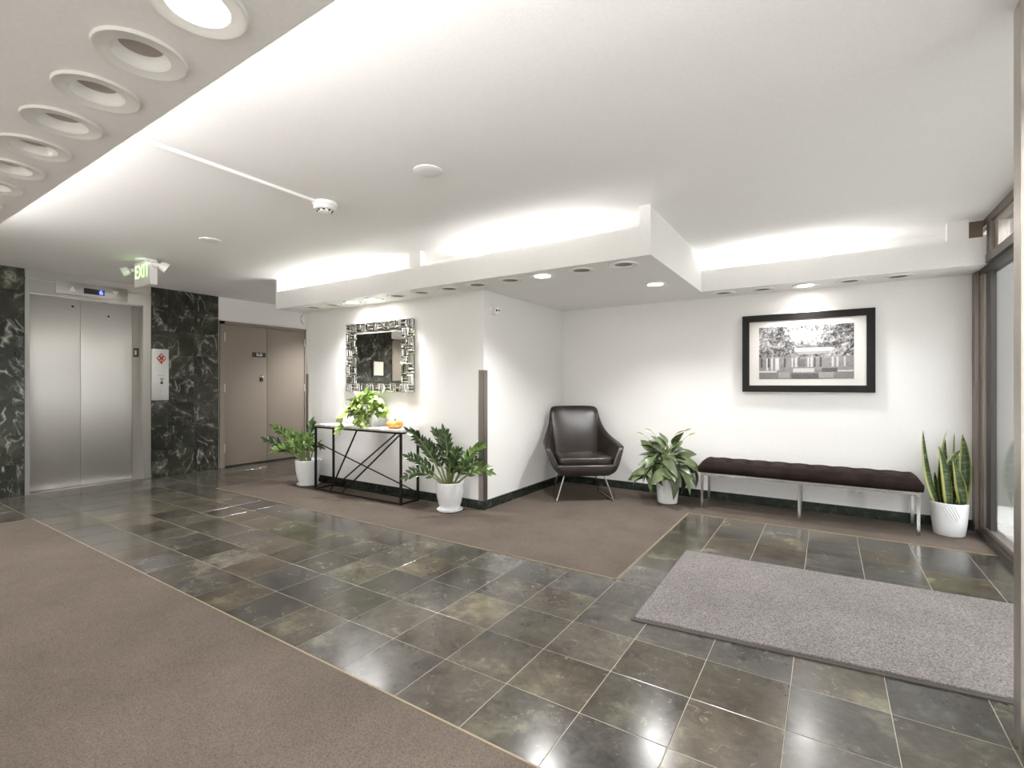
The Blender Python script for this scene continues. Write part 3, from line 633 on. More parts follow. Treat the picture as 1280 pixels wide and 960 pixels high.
ex = empty('exit_sign', (-5.62, 2.06, CEIL), label='white exit sign with green letters and emergency lamps hanging from the ceiling', cat='exit sign')
MB().lathe([(0.085, 0), (0.085, -0.010), (0.075, -0.02)], seg=30).build('canopy', PLASTW, ex)
MB().rbox(-0.18, 0.18, -0.032, 0.032, -0.262, -0.02, 0.006, 2).build('housing', PLASTW, ex)
tm = text_mesh('EXIT', 0.165, 'letters', GREENT, 0.001)
inst('letters', tm, ex, Matrix.Translation((0.0, -0.0335, -0.125)) @ Matrix(((0.95,0,0,0),(0,0,-1,0),(0,1.15,0,0),(0,0,0,1))))
LAMPG = plain('pale_lamp_housing', (0.82, 0.82, 0.80, 1), 0.2, 0.1)
for sgn in (-1, 1):
    hd = MB().tube([(sgn*0.175, 0, -0.075), (sgn*0.215, 0, -0.075), (sgn*0.235, sgn*0.035, -0.085)], 0.022, 12).build('lamp_bracket', PLASTW, ex)
    c = Vector((0.235, 0.055, -0.085)) if sgn > 0 else Vector((-0.245, -0.07, -0.10)); ax = (Vector((0.25, 0.72, -0.45)) if sgn > 0 else Vector((-0.35, -0.80, -0.45))).normalized()
    hh = MB(); hh.lathe([(0.030, -0.028), (0.044, -0.008), (0.052, 0.035), (0.052, 0.040)], seg=24)
    ho = hh.build('lamp_head', LAMPG, hd); ho.matrix_local = Matrix.Translation(c) @ ax.to_track_quat('Z', 'Y').to_matrix().to_4x4()
    lo_ = MB().lathe([(0.051, 0.040), (0.04, 0.050), (0.02, 0.055)], seg=24).build('lamp_lens', CLEAR, hd); lo_.matrix_local = ho.matrix_local

# ---------------------------------------------------------------- wall fittings
cc = empty('security_camera', (-2.677, 3.80, 1.885), label='white dome security camera on the wall above the corner guard', cat='security camera')
MB().lathe([(0.056, 0), (0.056, 0.016), (0.050, 0.024)], seg=28, axis='x').build('base', PLASTW, cc)
MB().lathe([(0.050, 0.022), (0.047, 0.04), (0.036, 0.058), (0.015, 0.068)], seg=28, axis='x').build('turret', PLASTW, cc)
ay = Vector((0.80, -0.42, -0.28)).normalized()
MB().lathe([(0.034, 0.025), (0.036, 0.07), (0.033, 0.078), (0.020, 0.079)], seg=24).build('eyeball', PLASTW, cc).matrix_local = Matrix.Translation((0.012, 0, 0)) @ ay.to_track_quat('Z', 'Y').to_matrix().to_4x4()
lm = Matrix.Translation((0.012, 0, 0)) @ ay.to_track_quat('Z', 'Y').to_matrix().to_4x4()
MB().lathe([(0.011, 0.078), (0.009, 0.084)], c=(-0.010, 0.004, 0), seg=16).build('camera_lens', BLACK, cc).matrix_local = lm
MB().lathe([(0.008, 0.078), (0.007, 0.083)], c=(0.017, 0.004, 0), seg=16).build('infrared_lamp', BLACK, cc).matrix_local = lm
cg = MB().box(-2.735, -2.674, 3.650, 3.653, 0.090, 1.305).box(-2.677, -2.674, 3.650, 3.711, 0.090, 1.305).build('corner_guard', GUARD, None, False)
tag(cg, 'taupe metal corner guard on the white wall corner behind the plant', 'corner guard')
cg = MB().box(-5.383, -5.335, 3.650, 3.653, 0.090, 1.30).box(-5.383, -5.380, 3.650, 3.70, 0.090, 1.30).build('corner_guard', GUARD, None, False)
tag(cg, 'narrow brown corner guard at the wall end next to the double door', 'corner guard')
ol = empty('wall_outlet', (0.215, YB, 0.235), label='white double wall outlet under the bench', cat='outlet')
MB().rbox(-0.060, 0.060, -0.010, 0, -0.055, 0.06, 0.003, 2).build('faceplate', PLASTW, ol)
for x in (-0.028, 0.028):
    r_ = MB().rbox(x-0.019, x+0.019, -0.0135, -0.009, -0.036, 0.042, 0.002, 2).build('receptacle', PLASTW, ol)
    MB().box(x-0.010, x-0.007, -0.0142, -0.0134, 0.012, 0.026).box(x+0.007, x+0.010, -0.0142, -0.0134, 0.012, 0.026).box(x-0.010, x-0.007, -0.0142, -0.0134, -0.022, -0.008).box(x+0.007, x+0.010, -0.0142, -0.0134, -0.022, -0.008).build('slots', BLACK, r_, False)

# ---------------------------------------------------------------- picture
PXC, PZC = -0.172, 1.467
pc = empty('framed_picture', (PXC, YB, PZC), label='black framed black-and-white photograph of trees and a columned building', cat='picture')
FB = plain('dark_espresso_frame', (0.007, 0.0055, 0.0045, 1), 0.42, noise=0.05, scale=60, Specular_IOR_Level=0.25)
HW, HH, FWD = 0.524, 0.368, 0.062
def mitre(x0, z0, x1, z1, ix0, iz0, ix1, iz1):
    y0, y1 = -0.034, -0.001
    return MB().add([(x0,y1,z0),(x1,y1,z1),(ix1,y1,iz1),(ix0,y1,iz0),(x0,y0,z0),(x1,y0,z1),(ix1,y0+0.004,iz1),(ix0,y0+0.004,iz0)],
        [(0,1,2,3),(4,5,6,7),(0,1,5,4),(1,2,6,5),(2,3,7,6),(3,0,4,7)])
iw, ih = HW-FWD, HH-FWD
cs = [(-HW,-HH),(HW,-HH),(HW,HH),(-HW,HH)]; ci = [(-iw,-ih),(iw,-ih),(iw,ih),(-iw,ih)]
for k in range(4):
    a, b = cs[k], cs[(k+1) % 4]; c, d = ci[k], ci[(k+1) % 4]
    mitre(a[0], a[1], b[0], b[1], c[0], c[1], d[0], d[1]).build('frame_rail', FB, pc, False)
MB().box(-iw-0.003, iw+0.003, -0.020, -0.002, -ih-0.003, ih+0.003).build('mat_board', plain('off_white_mat_board', (0.66, 0.635, 0.61, 1), 0.6), pc, False)
# the print: a flat picture coloured per vertex
import numpy as np
NX, NZ = 190, 124
px0, px1, pz0, pz1 = -0.377, 0.373, -0.246, 0.247
rs = np.random.RandomState(5)
def vnoise(nx, nz, gx, gz):
    g_ = rs.rand(gz+2, gx+2); xs = np.linspace(0, gx, nx, endpoint=False); zs = np.linspace(0, gz, nz, endpoint=False)
    xi = xs.astype(int); zi = zs.astype(int); fx = (xs-xi)[None, :]; fz = (zs-zi)[:, None]
    a = g_[np.ix_(zi, xi)]; b = g_[np.ix_(zi, xi+1)]; c = g_[np.ix_(zi+1, xi)]; d = g_[np.ix_(zi+1, xi+1)]
    return (a*(1-fx)+b*fx)*(1-fz)+(c*(1-fx)+d*fx)*fz
U, V = np.meshgrid(np.linspace(0, 1, NX), np.linspace(0, 1, NZ))       # V up
nse = 0.25*vnoise(NX, NZ, 12, 8)+0.35*vnoise(NX, NZ, 40, 26)+0.40*vnoise(NX, NZ, 95, 62)
img = 0.52-0.62*(nse-0.5)*2.4
glow = np.exp(-(((U-0.55)/0.12)**2+((V-0.80)/0.13)**2)); img += 0.30*glow
img = np.where(V > 0.42, img, 0)
for (x0, y0, x1, y1, wd) in ((1.0, .86, .62, .80, .006), (1.0, .70, .80, .62, .010), (1.0, .62, .88, .40, .012), (.0, .95, .42, .62, .005), (.02, .66, .30, .52, .006), (.9, 1, .75, .72, .005), (1., .52, .9, .44, .01)):
    L2 = (x1-x0)**2+(y1-y0)**2; tt = np.clip(((U-x0)*(x1-x0)+(V-y0)*(y1-y0))/L2, 0, 1); dd = np.hypot(U-x0-tt*(x1-x0), (V-y0-tt*(y1-y0))*0.66)
    img = np.where((dd < wd), img*0.55, img)
body = 0.50+0.10*vnoise(NX, NZ, 30, 20)+0*U
img = np.where(V <= 0.42, body, img)
def rect(x0, x1, v0, v1, val, k=1.0):
    global img
    m_ = (U >= x0) & (U < x1) & (V >= v0) & (V < v1); img = np.where(m_, val*k+img*(1-k), img)
rect(.40, .78, .52, .58, .88); rect(.42, .76, .46, .52, .62); rect(.50, .84, .585, .61, .40, .8)
for x in (.08, .135, .185, .205): rect(x, x+.022, .17, .40, .93)
for x in (.36, .40, .53, .565, .78, .83, .90): rect(x, x+.02, .22, .40, .86)
for x in (.02, .10, .28, .435, .60, .66): rect(x, x+.018, .22, .40, .28)
rect(.44, .51, .22, .38, .42); rect(.0, .20, .13, .155, .90); rect(.38, .60, .13, .20, .86); rect(.80, 1., .135, .155, .88)
rect(.0, 1., .0, .12, .50); rect(.22, .34, .02, .13, .66); rect(.36, .66, .0, .10, .36); rect(.65, .80, .02, .13, .64); rect(.68, .84, .13, .20, .34)
img = np.clip(img*0.92+0.08*(rs.rand(NZ, NX)-0.5)*2+0.03, 0.06, 0.98)
verts = [(px0+(px1-px0)*U[j, i], -0.0212, pz0+(pz1-pz0)*V[j, i]) for j in range(NZ) for i in range(NX)]
faces = [(j*NX+i, j*NX+i+1, (j+1)*NX+i+1, (j+1)*NX+i) for j in range(NZ-1) for i in range(NX-1)]
pm_ = bpy.data.meshes.new('photo_print'); pm_.from_pydata(verts, [], faces)
ca = pm_.color_attributes.new('tone', 'FLOAT_COLOR', 'POINT')
lv = 0.70*img.ravel()**1.9
colr = np.stack([lv, lv*0.965, lv*0.95, np.ones_like(lv)], 1).astype(np.float32).ravel()
ca.data.foreach_set('color', colr)
t = Mt('sepia_photo_print'); at = t.n('ShaderNodeVertexColor', layer_name='tone'); t.l(at.outputs[0], t.b.inputs['Base Color']); t.set(Roughness=0.55); pm_.materials.append(t.m)
inst('photo_print', pm_, pc)

# ---------------------------------------------------------------- mirror with mosaic frame
mr = empty('wall_mirror', (-4.07, 3.653, 1.468), label='wall mirror with a mosaic frame of small mirror tiles above the console', cat='mirror')
MW, MHt = 0.525, 0.384; IW, IH = 0.352, 0.256
MB().rbox(-IW-0.004, IW+0.004, -0.026, -0.004, -IH-0.004, IH+0.004, 0.002, 1).build('mirror_glass', MIRROR, mr, False)
MB().box(-MW+0.01, MW-0.01, -0.014, -0.002, -MHt+0.01, -IH).box(-MW+0.01, MW-0.01, -0.014, -0.002, IH, MHt-0.01).box(-MW+0.01, -IW, -0.014, -0.002, -IH, IH).box(IW, MW-0.01, -0.014, -0.002, -IH, IH).build('backing', plain('grey_backing', (0.16, 0.155, 0.14, 1), 0.4, 0.5), mr, False)
strip = {}
def mirror_strip(x, z, L, W, vert, lift):
    k = (round(L, 3), round(W, 3))
    if k not in strip:
        a, b, c = L/2, W/2, 0.004
        strip[k] = MB().add([(-a,0,-b),(a,0,-b),(a,0,b),(-a,0,b),(-a,-.006,-b),(a,-.006,-b),(a,-.006,b),(-a,-.006,b),(-a+c,-.009,-b+c),(a-c,-.009,-b+c),(a-c,-.009,b-c),(-a+c,-.009,b-c)],
            [(3,2,1,0),(0,1,5,4),(1,2,6,5),(2,3,7,6),(3,0,4,7),(4,5,9,8),(5,6,10,9),(6,7,11,10),(7,4,8,11),(8,9,10,11)]).mesh('mirror_tile', MIRRORT, False)
    m = Matrix.Translation((x, lift, z)) @ Matrix.Rotation(PI/2 if vert else 0, 4, 'Y') @ Matrix.Rotation(random.uniform(-.10, .10), 4, 'X') @ Matrix.Rotation(random.uniform(-.10, .10), 4, 'Z')
    inst('mirror_tile', strip[k], mr, m)
random.seed(11)
CW = 0.0875
nx_ = 12; nz_ = 8; cw = 2*MW/nx_; ch = 2*MHt/nz_
for i in range(nx_):
    for j in range(nz_):
        cx = -MW+cw*(i+.5); cz = -MHt+ch*(j+.5)
        if abs(cx) < IW-0.02 and abs(cz) < IH-0.0: continue
        edge = i in (0, nx_-1)
        vert = ((i+j) % 2 == 0)
        if vert:
            for dx in (-0.030, 0.0, 0.030): mirror_strip(cx+dx, cz, ch*1.02, 0.021, True, -0.014-random.uniform(0, .010))
            mirror_strip(cx, cz+random.choice((-.03, .03)), cw*0.7, 0.018, False, -0.030)
        else:
            for dz in (-0.030, 0.004, 0.034): mirror_strip(cx, cz+dz, cw*1.04, 0.020, False, -0.014-random.uniform(0, .010))
            mirror_strip(cx+random.choice((-.028, .028)), cz, ch*0.62, 0.018, True, -0.030)

# ---------------------------------------------------------------- console table
ct = empty('console_table', (-4.115, 3.478, 0), label='white marble topped console table with black metal frame', cat='table')
ax0, ax1, ay0, ay1, tz = -0.662, 0.662, -0.116, 0.116, 0.705
r = 0.0085
def bar(name, p, q, rr=r, par=ct):
    # square bar
    p, q = Vector(p), Vector(q); d = (q-p).normalized(); up = Vector((0,1,0)) if abs(d.y) < 0.9 else Vector((0,0,1))
    a = d.cross(up).normalized()*rr; b = d.cross(a).normalized()*rr
    vs_ = [p+a+b, p+a-b, p-a-b, p-a+b, q+a+b, q+a-b, q-a-b, q-a+b]
    return MB().add(vs_, [(0,1,2,3),(4,5,6,7),(0,1,5,4),(1,2,6,5),(2,3,7,6),(3,0,4,7)]).build(name, BLACKM, par, False)
for x in (ax0, ax1):
    for y in (ay0, ay1): bar('leg', (x, y, 0.004), (x, y, tz), 0.010)
for y in (ay0, ay1):
    bar('rail', (ax0, y, 0.014), (ax1, y, 0.014)); bar('rail', (ax0, y, tz-0.009), (ax1, y, tz-0.009))
for x in (ax0, ax1):
    bar('rail', (x, ay0, 0.014), (x, ay1, 0.014)); bar('rail', (x, ay0, tz-0.009), (x, ay1, tz-0.009))
L_ = lambda x: x+4.115
bar('brace', (L_(-4.093), ay0, 0.69), (L_(-4.524), ay0, 0.014), 0.006)
bar('brace', (L_(-3.476), ay0, 0.675), (L_(-4.334), ay0, 0.014), 0.006)
bar('brace', (L_(-3.70), ay1, 0.70), (L_(-4.72), ay1, 0.014), 0.006)
bar('brace', (L_(-4.768), ay0, 0.53), (L_(-3.458), ay1, 0.085), 0.005)
def marble_top():
    t = Mt('white_marble_top'); v = t.coords('Object', False); n = t.n('ShaderNodeTexNoise', i_Scale=5.0, i_Detail=8.0, i_Distortion=2.0); t.l(v, n.inputs['Vector'])
    t.l(t.ramp(n.outputs[0], [(0.42, (0.80,0.78,0.74,1)), (0.5, (0.62,0.60,0.57,1)), (0.56, (0.80,0.78,0.74,1))]), t.b.inputs['Base Color']); t.set(Roughness=0.2); return t.m
MB().rbox(ax0-0.008, ax1+0.008, ay0-0.008, ay1+0.008, tz, tz+0.024, 0.003, 2).build('table_top', marble_top(), ct)
TT = tz+0.024

# pumpkin
pk = empty('pumpkin', (-3.655, 3.475, TT), label='small orange pumpkin on the console table', cat='pumpkin')
def pumpkin_mat():
    t = Mt('orange_pumpkin_skin'); v = t.coords('Object', False); n = t.n('ShaderNodeTexNoise', i_Scale=18.0, i_Detail=4.0); t.l(v, n.inputs['Vector'])
    t.l(t.ramp(n.outputs[0], [(0.3, (0.62,0.25,0.035,1)), (0.7, (0.85,0.48,0.14,1))]), t.b.inputs['Base Color']); t.set(Roughness=0.4); return t.m
mb = MB(); seg = 60; rows = 14; vs_ = []; fs = []
for j in range(rows+1):
    th = PI*j/rows
    for i in range(seg):
        a = 2*PI*i/seg; rib = 1-0.10*abs(math.sin(5*a))**0.5*0+0.055*math.cos(10*a)*math.sin(th)
        rr = 0.082*math.sin(th)**0.75*rib; z = 0.042-0.042*math.cos(PI-th)*(-1) if False else 0.042+0.044*math.cos(th)-0.018*math.exp(-(rr/0.03)**2)*math.copysign(1, math.cos(th))
        vs_.append((rr*math.cos(a), rr*math.sin(a), z))
for j in range(rows):
    for i in range(seg): fs.append((j*seg+i, j*seg+(i+1) % seg, (j+1)*seg+(i+1) % seg, (j+1)*seg+i))
zmin = min(v[2] for v in vs_); mb.add([(x, y, z-zmin) for x, y, z in vs_], fs).build('body', pumpkin_mat(), pk, True, 180)
MB().tube([(0, 0, 0.058), (0.002, 0, 0.078), (0.010, 0.003, 0.094)], [0.011, 0.007, 0.008], 8).build('stem', plain('dry_stem', (0.25, 0.17, 0.07, 1), 0.8), pk)

# ---------------------------------------------------------------- plants
def leaf_mesh(name, mat, L, W, seg=7, fold=0.25, droop=0.0, shape='lance', curl=0.0):
    vs_ = []; fs = []
    for i in range(seg+1):
        t_ = i/seg
        if shape == 'lance': wd = W*(math.sin(PI*min(1, t_**0.8))**0.9)
        elif shape == 'oval': wd = W*math.sin(PI*t_**0.85)**0.7
        else:
            wd = W*(1.0 if False else (math.sin(PI*(0.16+0.84*t_)**1.0)**0.75*(1.25-0.4*t_)))
            if i == 0: wd = W*0.55
        if i == seg: wd = 0.0
        x = L*t_; z = -droop*L*t_*t_
        f_ = fold*wd
        back = -0.12*L if (shape == 'heart' and i == 0) else 0
        vs_ += [(x+back, -wd/2, z+f_*0.5), (x, 0, z+curl*math.sin(PI*t_)*L), (x+back, wd/2, z+f_*0.5)]
    for i in range(seg):
        a = 3*i; fs += [(a, a+1, a+4, a+3), (a+1, a+2, a+5, a+4)]
    mb = MB(); mb.add(vs_, fs); me = bpy.data.meshes.new(name); me.from_pydata(mb.v, [], mb.f)
    for p in me.polygons: p.use_smooth = True
    me.materials.append(mat); return me

RIGHT = Vector((CX_, SX_, 0)); FWD_ = Vector((-SX_, CX_, 0))
def bez(p0, p1, p2, t_): return p0*(1-t_)**2+p1*2*t_*(1-t_)+p2*t_*t_

def pot_lathe(root, prof, mat, z_soil, r_soil, saucer=None):
    MB().lathe(prof, seg=48, cap0=True, cap1=False).build('pot', mat, root, True, 40)
    MB().lathe([(r_soil, z_soil-0.01), (r_soil, z_soil), (r_soil*0.5, z_soil+0.008)], seg=28).build('soil', SOIL, root)
    if saucer:
        MB().lathe([(saucer-0.02, 0.004), (saucer-0.006, 0.006), (saucer, 0.018), (saucer-0.005, 0.019), (saucer-0.018, 0.010), (0.02, 0.010)], seg=40).build('saucer', mat, root, True, 40)

ZLEAF = [leaf_mesh('leaflet', ZZL, 0.088, 0.034, 6, 0.5, d_) for d_ in (0.05, 0.25, -0.1)]
ZLEAFB = [leaf_mesh('leaflet', ZZLB, 0.085, 0.034, 6, 0.5, d_) for d_ in (0.05, 0.25, -0.1)]
def zz_plant(root, z0, stems, sc=1.0, seed=1):
    rnd = random.Random(seed)
    for (R_, zt, F_, hi, bright) in stems:
        tip = RIGHT*R_+FWD_*F_+Vector((0, 0, zt))
        b = tip*0.0; b = Vector((tip.x*0.12, tip.y*0.12, z0-0.01))
        ctrl = Vector((tip.x*hi, tip.y*hi, max(zt, z0+0.1)*0.75+0.25*z0+ (0.10 if zt < z0+0.2 else 0.02)))
        pts = [bez(b, ctrl, tip, k/10) for k in range(11)]
        L = sum((pts[k+1]-pts[k]).length for k in range(10))
        so = MB().tube(pts, [0.0105*sc*(1-0.75*k/10) for k in range(11)], 6).build('stem', STEMG, root)
        n = max(5, int(L*0.72/0.036)); side0 = rnd.random()
        for k in range(n):
            t_ = 0.30+0.68*k/(n-1); p = bez(b, ctrl, tip, t_); d = (bez(b, ctrl, tip, min(1, t_+.02))-bez(b, ctrl, tip, t_-.02)).normalized()
            sd = d.cross(FWD_+Vector((rnd.uniform(-.3,.3), rnd.uniform(-.3,.3), rnd.uniform(-.3,.3)))).normalized()
            for sg in (-1, 1):
                s_ = (0.75+0.5*math.sin(PI*min(1, 0.25+0.7*k/(n-1))))*sc*rnd.uniform(.85, 1.1)
                dr = (d*0.85+sd*sg*0.75+Vector((0, 0, .08))+Vector((rnd.uniform(-.12,.12), rnd.uniform(-.12,.12), rnd.uniform(-.08,.12)))).normalized()
                me = rnd.choice(ZLEAFB if bright else ZLEAF)
                inst('leaflet', me, so, frame_mat(p, dr, -FWD_*0.8+Vector((rnd.uniform(-.5,.5), rnd.uniform(-.5,.5), 0.7+rnd.uniform(-.3,.3))), s_*0.85))
        me = rnd.choice(ZLEAFB if bright else ZLEAF)
        inst('leaflet', me, so, frame_mat(tip, (tip-pts[9]).normalized(), -FWD_, 0.9*sc))

z2 = empty('zz_plant', (-2.935, 3.475, 0.004), label='leafy dark green plant in a white pot on a saucer right of the console table', cat='plant', group='zz plants beside the console table')
pot_lathe(z2, [(0.080, 0.012), (0.086, 0.014), (0.108, 0.08), (0.124, 0.16), (0.131, 0.22), (0.132, 0.264), (0.128, 0.268), (0.124, 0.262), (0.120, 0.235)], CERAM, 0.240, 0.121, 0.122)
zz_plant(z2, 0.24, [(-.35,.735,-.08,.55,0), (-.36,.50,-.06,.62,0), (-.37,.34,-.10,.62,0), (-.135,.715,.04,.3,0), (-.045,.735,-.06,.4,0), (.095,.56,-.10,.35,0), (.29,.60,-.06,.55,1), (.27,.47,-.12,.5,0), (.37,.38,-.10,.72,1), (.02,.52,-.20,.5,0), (-.22,.62,.03,.5,0), (-.02,.60,.05,.3,0), (.12,.42,-.16,.5,0)], 1.0, 4)
z1 = empty('zz_plant', (-5.075, 3.475, 0.004), label='leafy green plant in a white pot left of the console table by the double door', cat='plant', group='zz plants beside the console table')
pot_lathe(z1, [(0.092, 0.012), (0.098, 0.014), (0.122, 0.09), (0.138, 0.17), (0.143, 0.24), (0.144, 0.288), (0.140, 0.292), (0.135, 0.286), (0.132, 0.25)], CERAM, 0.258, 0.133, 0.130)
zz_plant(z1, 0.26, [(-.36,.67,-.06,.55,1), (-.46,.53,-.05,.62,0), (-.31,.42,-.15,.55,1), (.04,.715,.0,.3,0), (-.04,.58,-.05,.35,1), (.06,.56,-.10,.35,1), (.13,.45,.0,.5,0), (-.22,.60,.02,.5,1), (-.15,.48,-.12,.5,1)], 1.05, 9)

# pothos
po = empty('potted_pothos', (-4.10, 3.478, TT), label='bushy yellow-green trailing pothos in a small white pot on the console table', cat='plant')
pot_lathe(po, [(0.055, 0.0), (0.060, 0.004), (0.075, 0.10), (0.076, 0.118), (0.072, 0.120), (0.068, 0.10)], CERAM, 0.100, 0.069)
HEART = [leaf_mesh('leaf', POTH, 0.082, 0.062, 6, 0.30, d_, 'heart') for d_ in (0.15, 0.35, -0.05)]
rnd = random.Random(21)
for k in range(220):
    a = rnd.uniform(0, 2*PI); el = rnd.uniform(-0.25, 1.45); rr = rnd.uniform(0.65, 1.0)
    p = Vector((0.185*rr*math.cos(a)*math.cos(el), 0.0, 0))
    p = RIGHT*(0.015+0.185*rr*math.cos(a)*math.cos(el))+FWD_*(0.115*rr*math.sin(a)*math.cos(el))+Vector((0, 0, 0.155+0.185*rr*math.sin(el)))
    wy = p.y+3.478
    if wy > 3.60: p.y = 3.60-3.478-rnd.uniform(0, .03)
    d = (Vector((p.x, p.y, (p.z-0.15)*0.5))*6+Vector((rnd.uniform(-.5,.5), rnd.uniform(-.5,.5), rnd.uniform(-.9,.15)))).normalized()
    if p.y+d.y*0.08 > 0.165: d.y = -abs(d.y)
    inst('leaf', rnd.choice(HEART), po, frame_mat(p, d, (rnd.uniform(-.4,.4), rnd.uniform(-.9,0), 1), rnd.uniform(.6, 1.0)))
vines = [[(-.03,-.05,.20),(-.16,-.09,.20),(-.20,-.12,.08),(-.21,-.15,.00),(-.215,-.17,-.07)], [(0,-.06,.16),(.01,-.12,.12),(.005,-.135,.05),(-.01,-.15,-.02)], [(.03,-.06,.16),(.06,-.12,.10),(.075,-.13,.04)], [(.1,-.02,.2),(.21,-.04,.19),(.235,-.05,.08)], [(-.02,-.06,.16),(-.035,-.12,.10),(-.03,-.135,.03)]]
for vi, vn in enumerate(vines):
    pts = [RIGHT*a+FWD_*b+Vector((0, 0, c)) for a, b, c in vn]
    so = MB().tube(pts, 0.0028, 5).build('vine', STEML, po)
    for k in range(len(pts)*3 - 3):
        t_ = k/3; i0 = min(int(t_), len(pts)-2); p = pts[i0].lerp(pts[i0+1], t_-i0)
        if vi == 3 and k > 3 and k % 2: continue
        d = Vector((rnd.uniform(-.7,.7), rnd.uniform(-.7,.1), rnd.uniform(-.9,-.1))).normalized()
        if p.z < 0.04 and -0.13 < p.y: d.z = abs(d.z)*0.2
        inst('leaf', rnd.choice(HEART), so, frame_mat(p, d, (rnd.uniform(-.4,.4), -1, .5), rnd.uniform(.65, 1.0)))

# peace lily
pl_ = empty('peace_lily', (-1.325, 4.885, 0.004), label='green peace lily in a plain white pot between the armchair and the bench', cat='plant')
pot_lathe(pl_, [(0.088, 0.0), (0.093, 0.004), (0.105, 0.12), (0.112, 0.225), (0.113, 0.24), (0.108, 0.242), (0.104, 0.21)], CERAM, 0.21, 0.105)
LV = [leaf_mesh('leaf', LILY, 0.205, 0.092, 9, 0.22, d_, 'lance') for d_ in (0.05, 0.30, 0.55, 0.85)]
rnd = random.Random(12)
lily = []
for k in range(108):
    a = rnd.uniform(0, 2*PI); ring = rnd.choice((0, 0, 1, 1, 2, 2, 3, 3))
    out = (0.045, 0.10, 0.15, 0.18)[ring]*rnd.uniform(.6, 1.3); z = (0.53, 0.47, 0.40, 0.33)[ring]*rnd.uniform(.84, 1.10)
    lily.append((a, out, z, ring))
for a, out, z, ring in lily:
    b = Vector((0.03*math.cos(a), 0.03*math.sin(a), 0.205)); tip = Vector((out*math.cos(a), out*math.sin(a), z))
    ctrl = Vector((tip.x*0.35, tip.y*0.35, 0.205+(z-0.205)*0.9+0.06))
    pts = [bez(b, ctrl, tip, q/6) for q in range(7)]
    a2 = a+rnd.uniform(-.9, .9)
    d = Vector((math.cos(a2), math.sin(a2), (0.75, 0.25, -0.10, -0.40)[ring]+rnd.uniform(-.45, .35))).normalized()
    if tip.y+4.885+d.y*0.24 > 5.20: d.y = (5.14-tip.y-4.885)/0.25; d.normalize()
    so = MB().tube(pts, 0.0032, 5).build('stem', STEMG, pl_)
    sc_ = rnd.uniform(.6, 1.12)
    inst('leaf', LV[min(3, max(0, ring-1+rnd.choice((0, 1, 1))))], so, frame_mat(tip, d, (rnd.uniform(-.5,.5), rnd.uniform(-1.0,.1), 1), sc_, rnd.uniform(-.6, .6)))
SPL = leaf_mesh('spathe', SPATHE, 0.085, 0.028, 7, 0.6, -0.1, 'lance')
for (R_, z) in ((-.30, .665), (-.20, .70), (.19, .70), (.24, .66), (.10, .68)):
    tip = RIGHT*R_*0.8+FWD_*-0.02+Vector((0, 0, z)); pts = [bez(Vector((0, 0, .2)), Vector((tip.x*.45, tip.y*.45, z*0.9)), tip, q/8) for q in range(9)]
    so = MB().tube(pts, 0.0022, 5).build('flower_stem', STEML, pl_)
    inst('spathe', SPL, so, frame_mat(tip, (RIGHT*math.copysign(0.9, R_)+Vector((0, 0, .35))), -FWD_, 1.0))

# snake plant
sp_ = empty('snake_plant', (0.80, 5.035, 0.004), label='tall banded snake plant in a white pot in the corner by the glass wall', cat='plant')
pot_lathe(sp_, [(0.090, 0.0), (0.096, 0.006), (0.107, 0.10), (0.116, 0.235), (0.117, 0.252), (0.113, 0.254), (0.109, 0.22)], CERAM, 0.232, 0.111)
# raised diagonal ribs on the pot's side
a0 = math.atan2(-FWD_.y*0.9-RIGHT.y*0.55, -FWD_.x*0.9-RIGHT.x*0.55)
for k in range(5):
    pts = []
    for q in range(9):
        t_ = q/8; z = 0.235-0.135*t_*(1-0.10*k)-0.02*k*0; an = a0-0.55+0.16*k+0.62*t_*(1-0.12*k); rr = 0.107+0.009*(z-0.10)/0.135+0.0005
        pts.append((rr*math.cos(an), rr*math.sin(an), z))
    MB().tube(pts, 0.0036, 6).build('rib', CERAM, sp_)
def strap_leaf(base, ctrl, tip, W, twist0, twist1, name='leaf'):
    n = 16; vs_ = []; fs = []; uv = []
    for i in range(n+1):
        t_ = i/n; p = bez(base, ctrl, tip, t_); d = (bez(base, ctrl, tip, min(1, t_+.02))-bez(base, ctrl, tip, max(0, t_-.02))).normalized()
        an = twist0+(twist1-twist0)*t_; side = (RIGHT*math.cos(an)+FWD_*math.sin(an)); side = (side-d*side.dot(d)).normalized(); nn = d.cross(side)
        wd = W*(0.72+0.28*math.sin(PI*min(1, t_*1.4)))*(1 if t_ < 0.62 else max(0.02, math.cos((t_-0.62)/0.38*PI/2)**0.8))
        for k, s_ in enumerate((-1, -.5, 0, .5, 1)):
            vs_.append(p+side*(wd/2*s_)+nn*(wd*0.22*s_*s_)); uv.append((k/4, t_))
    for i in range(n):
        for k in range(4): a = 5*i+k; fs.append((a, a+1, a+6, a+5))
    me = bpy.data.meshes.new(name); me.from_pydata([tuple(v) for v in vs_], [], fs)
    ul = me.uv_layers.new(name='UVMap')
    for lp in me.loops: ul.data[lp.index].uv = uv[lp.vertex_index]
    for p in me.polygons: p.use_smooth = True
    me.materials.append(SNAKE); return me
def cp(R_, z, F_=0.0): return RIGHT*R_+FWD_*F_+Vector((0, 0, z))
px_ = lambda x, y, F_=0.0: cp((x-1192)/161*(1+F_/3.78), 1.166-(y-480.6)/161*(1+F_/3.78), F_)
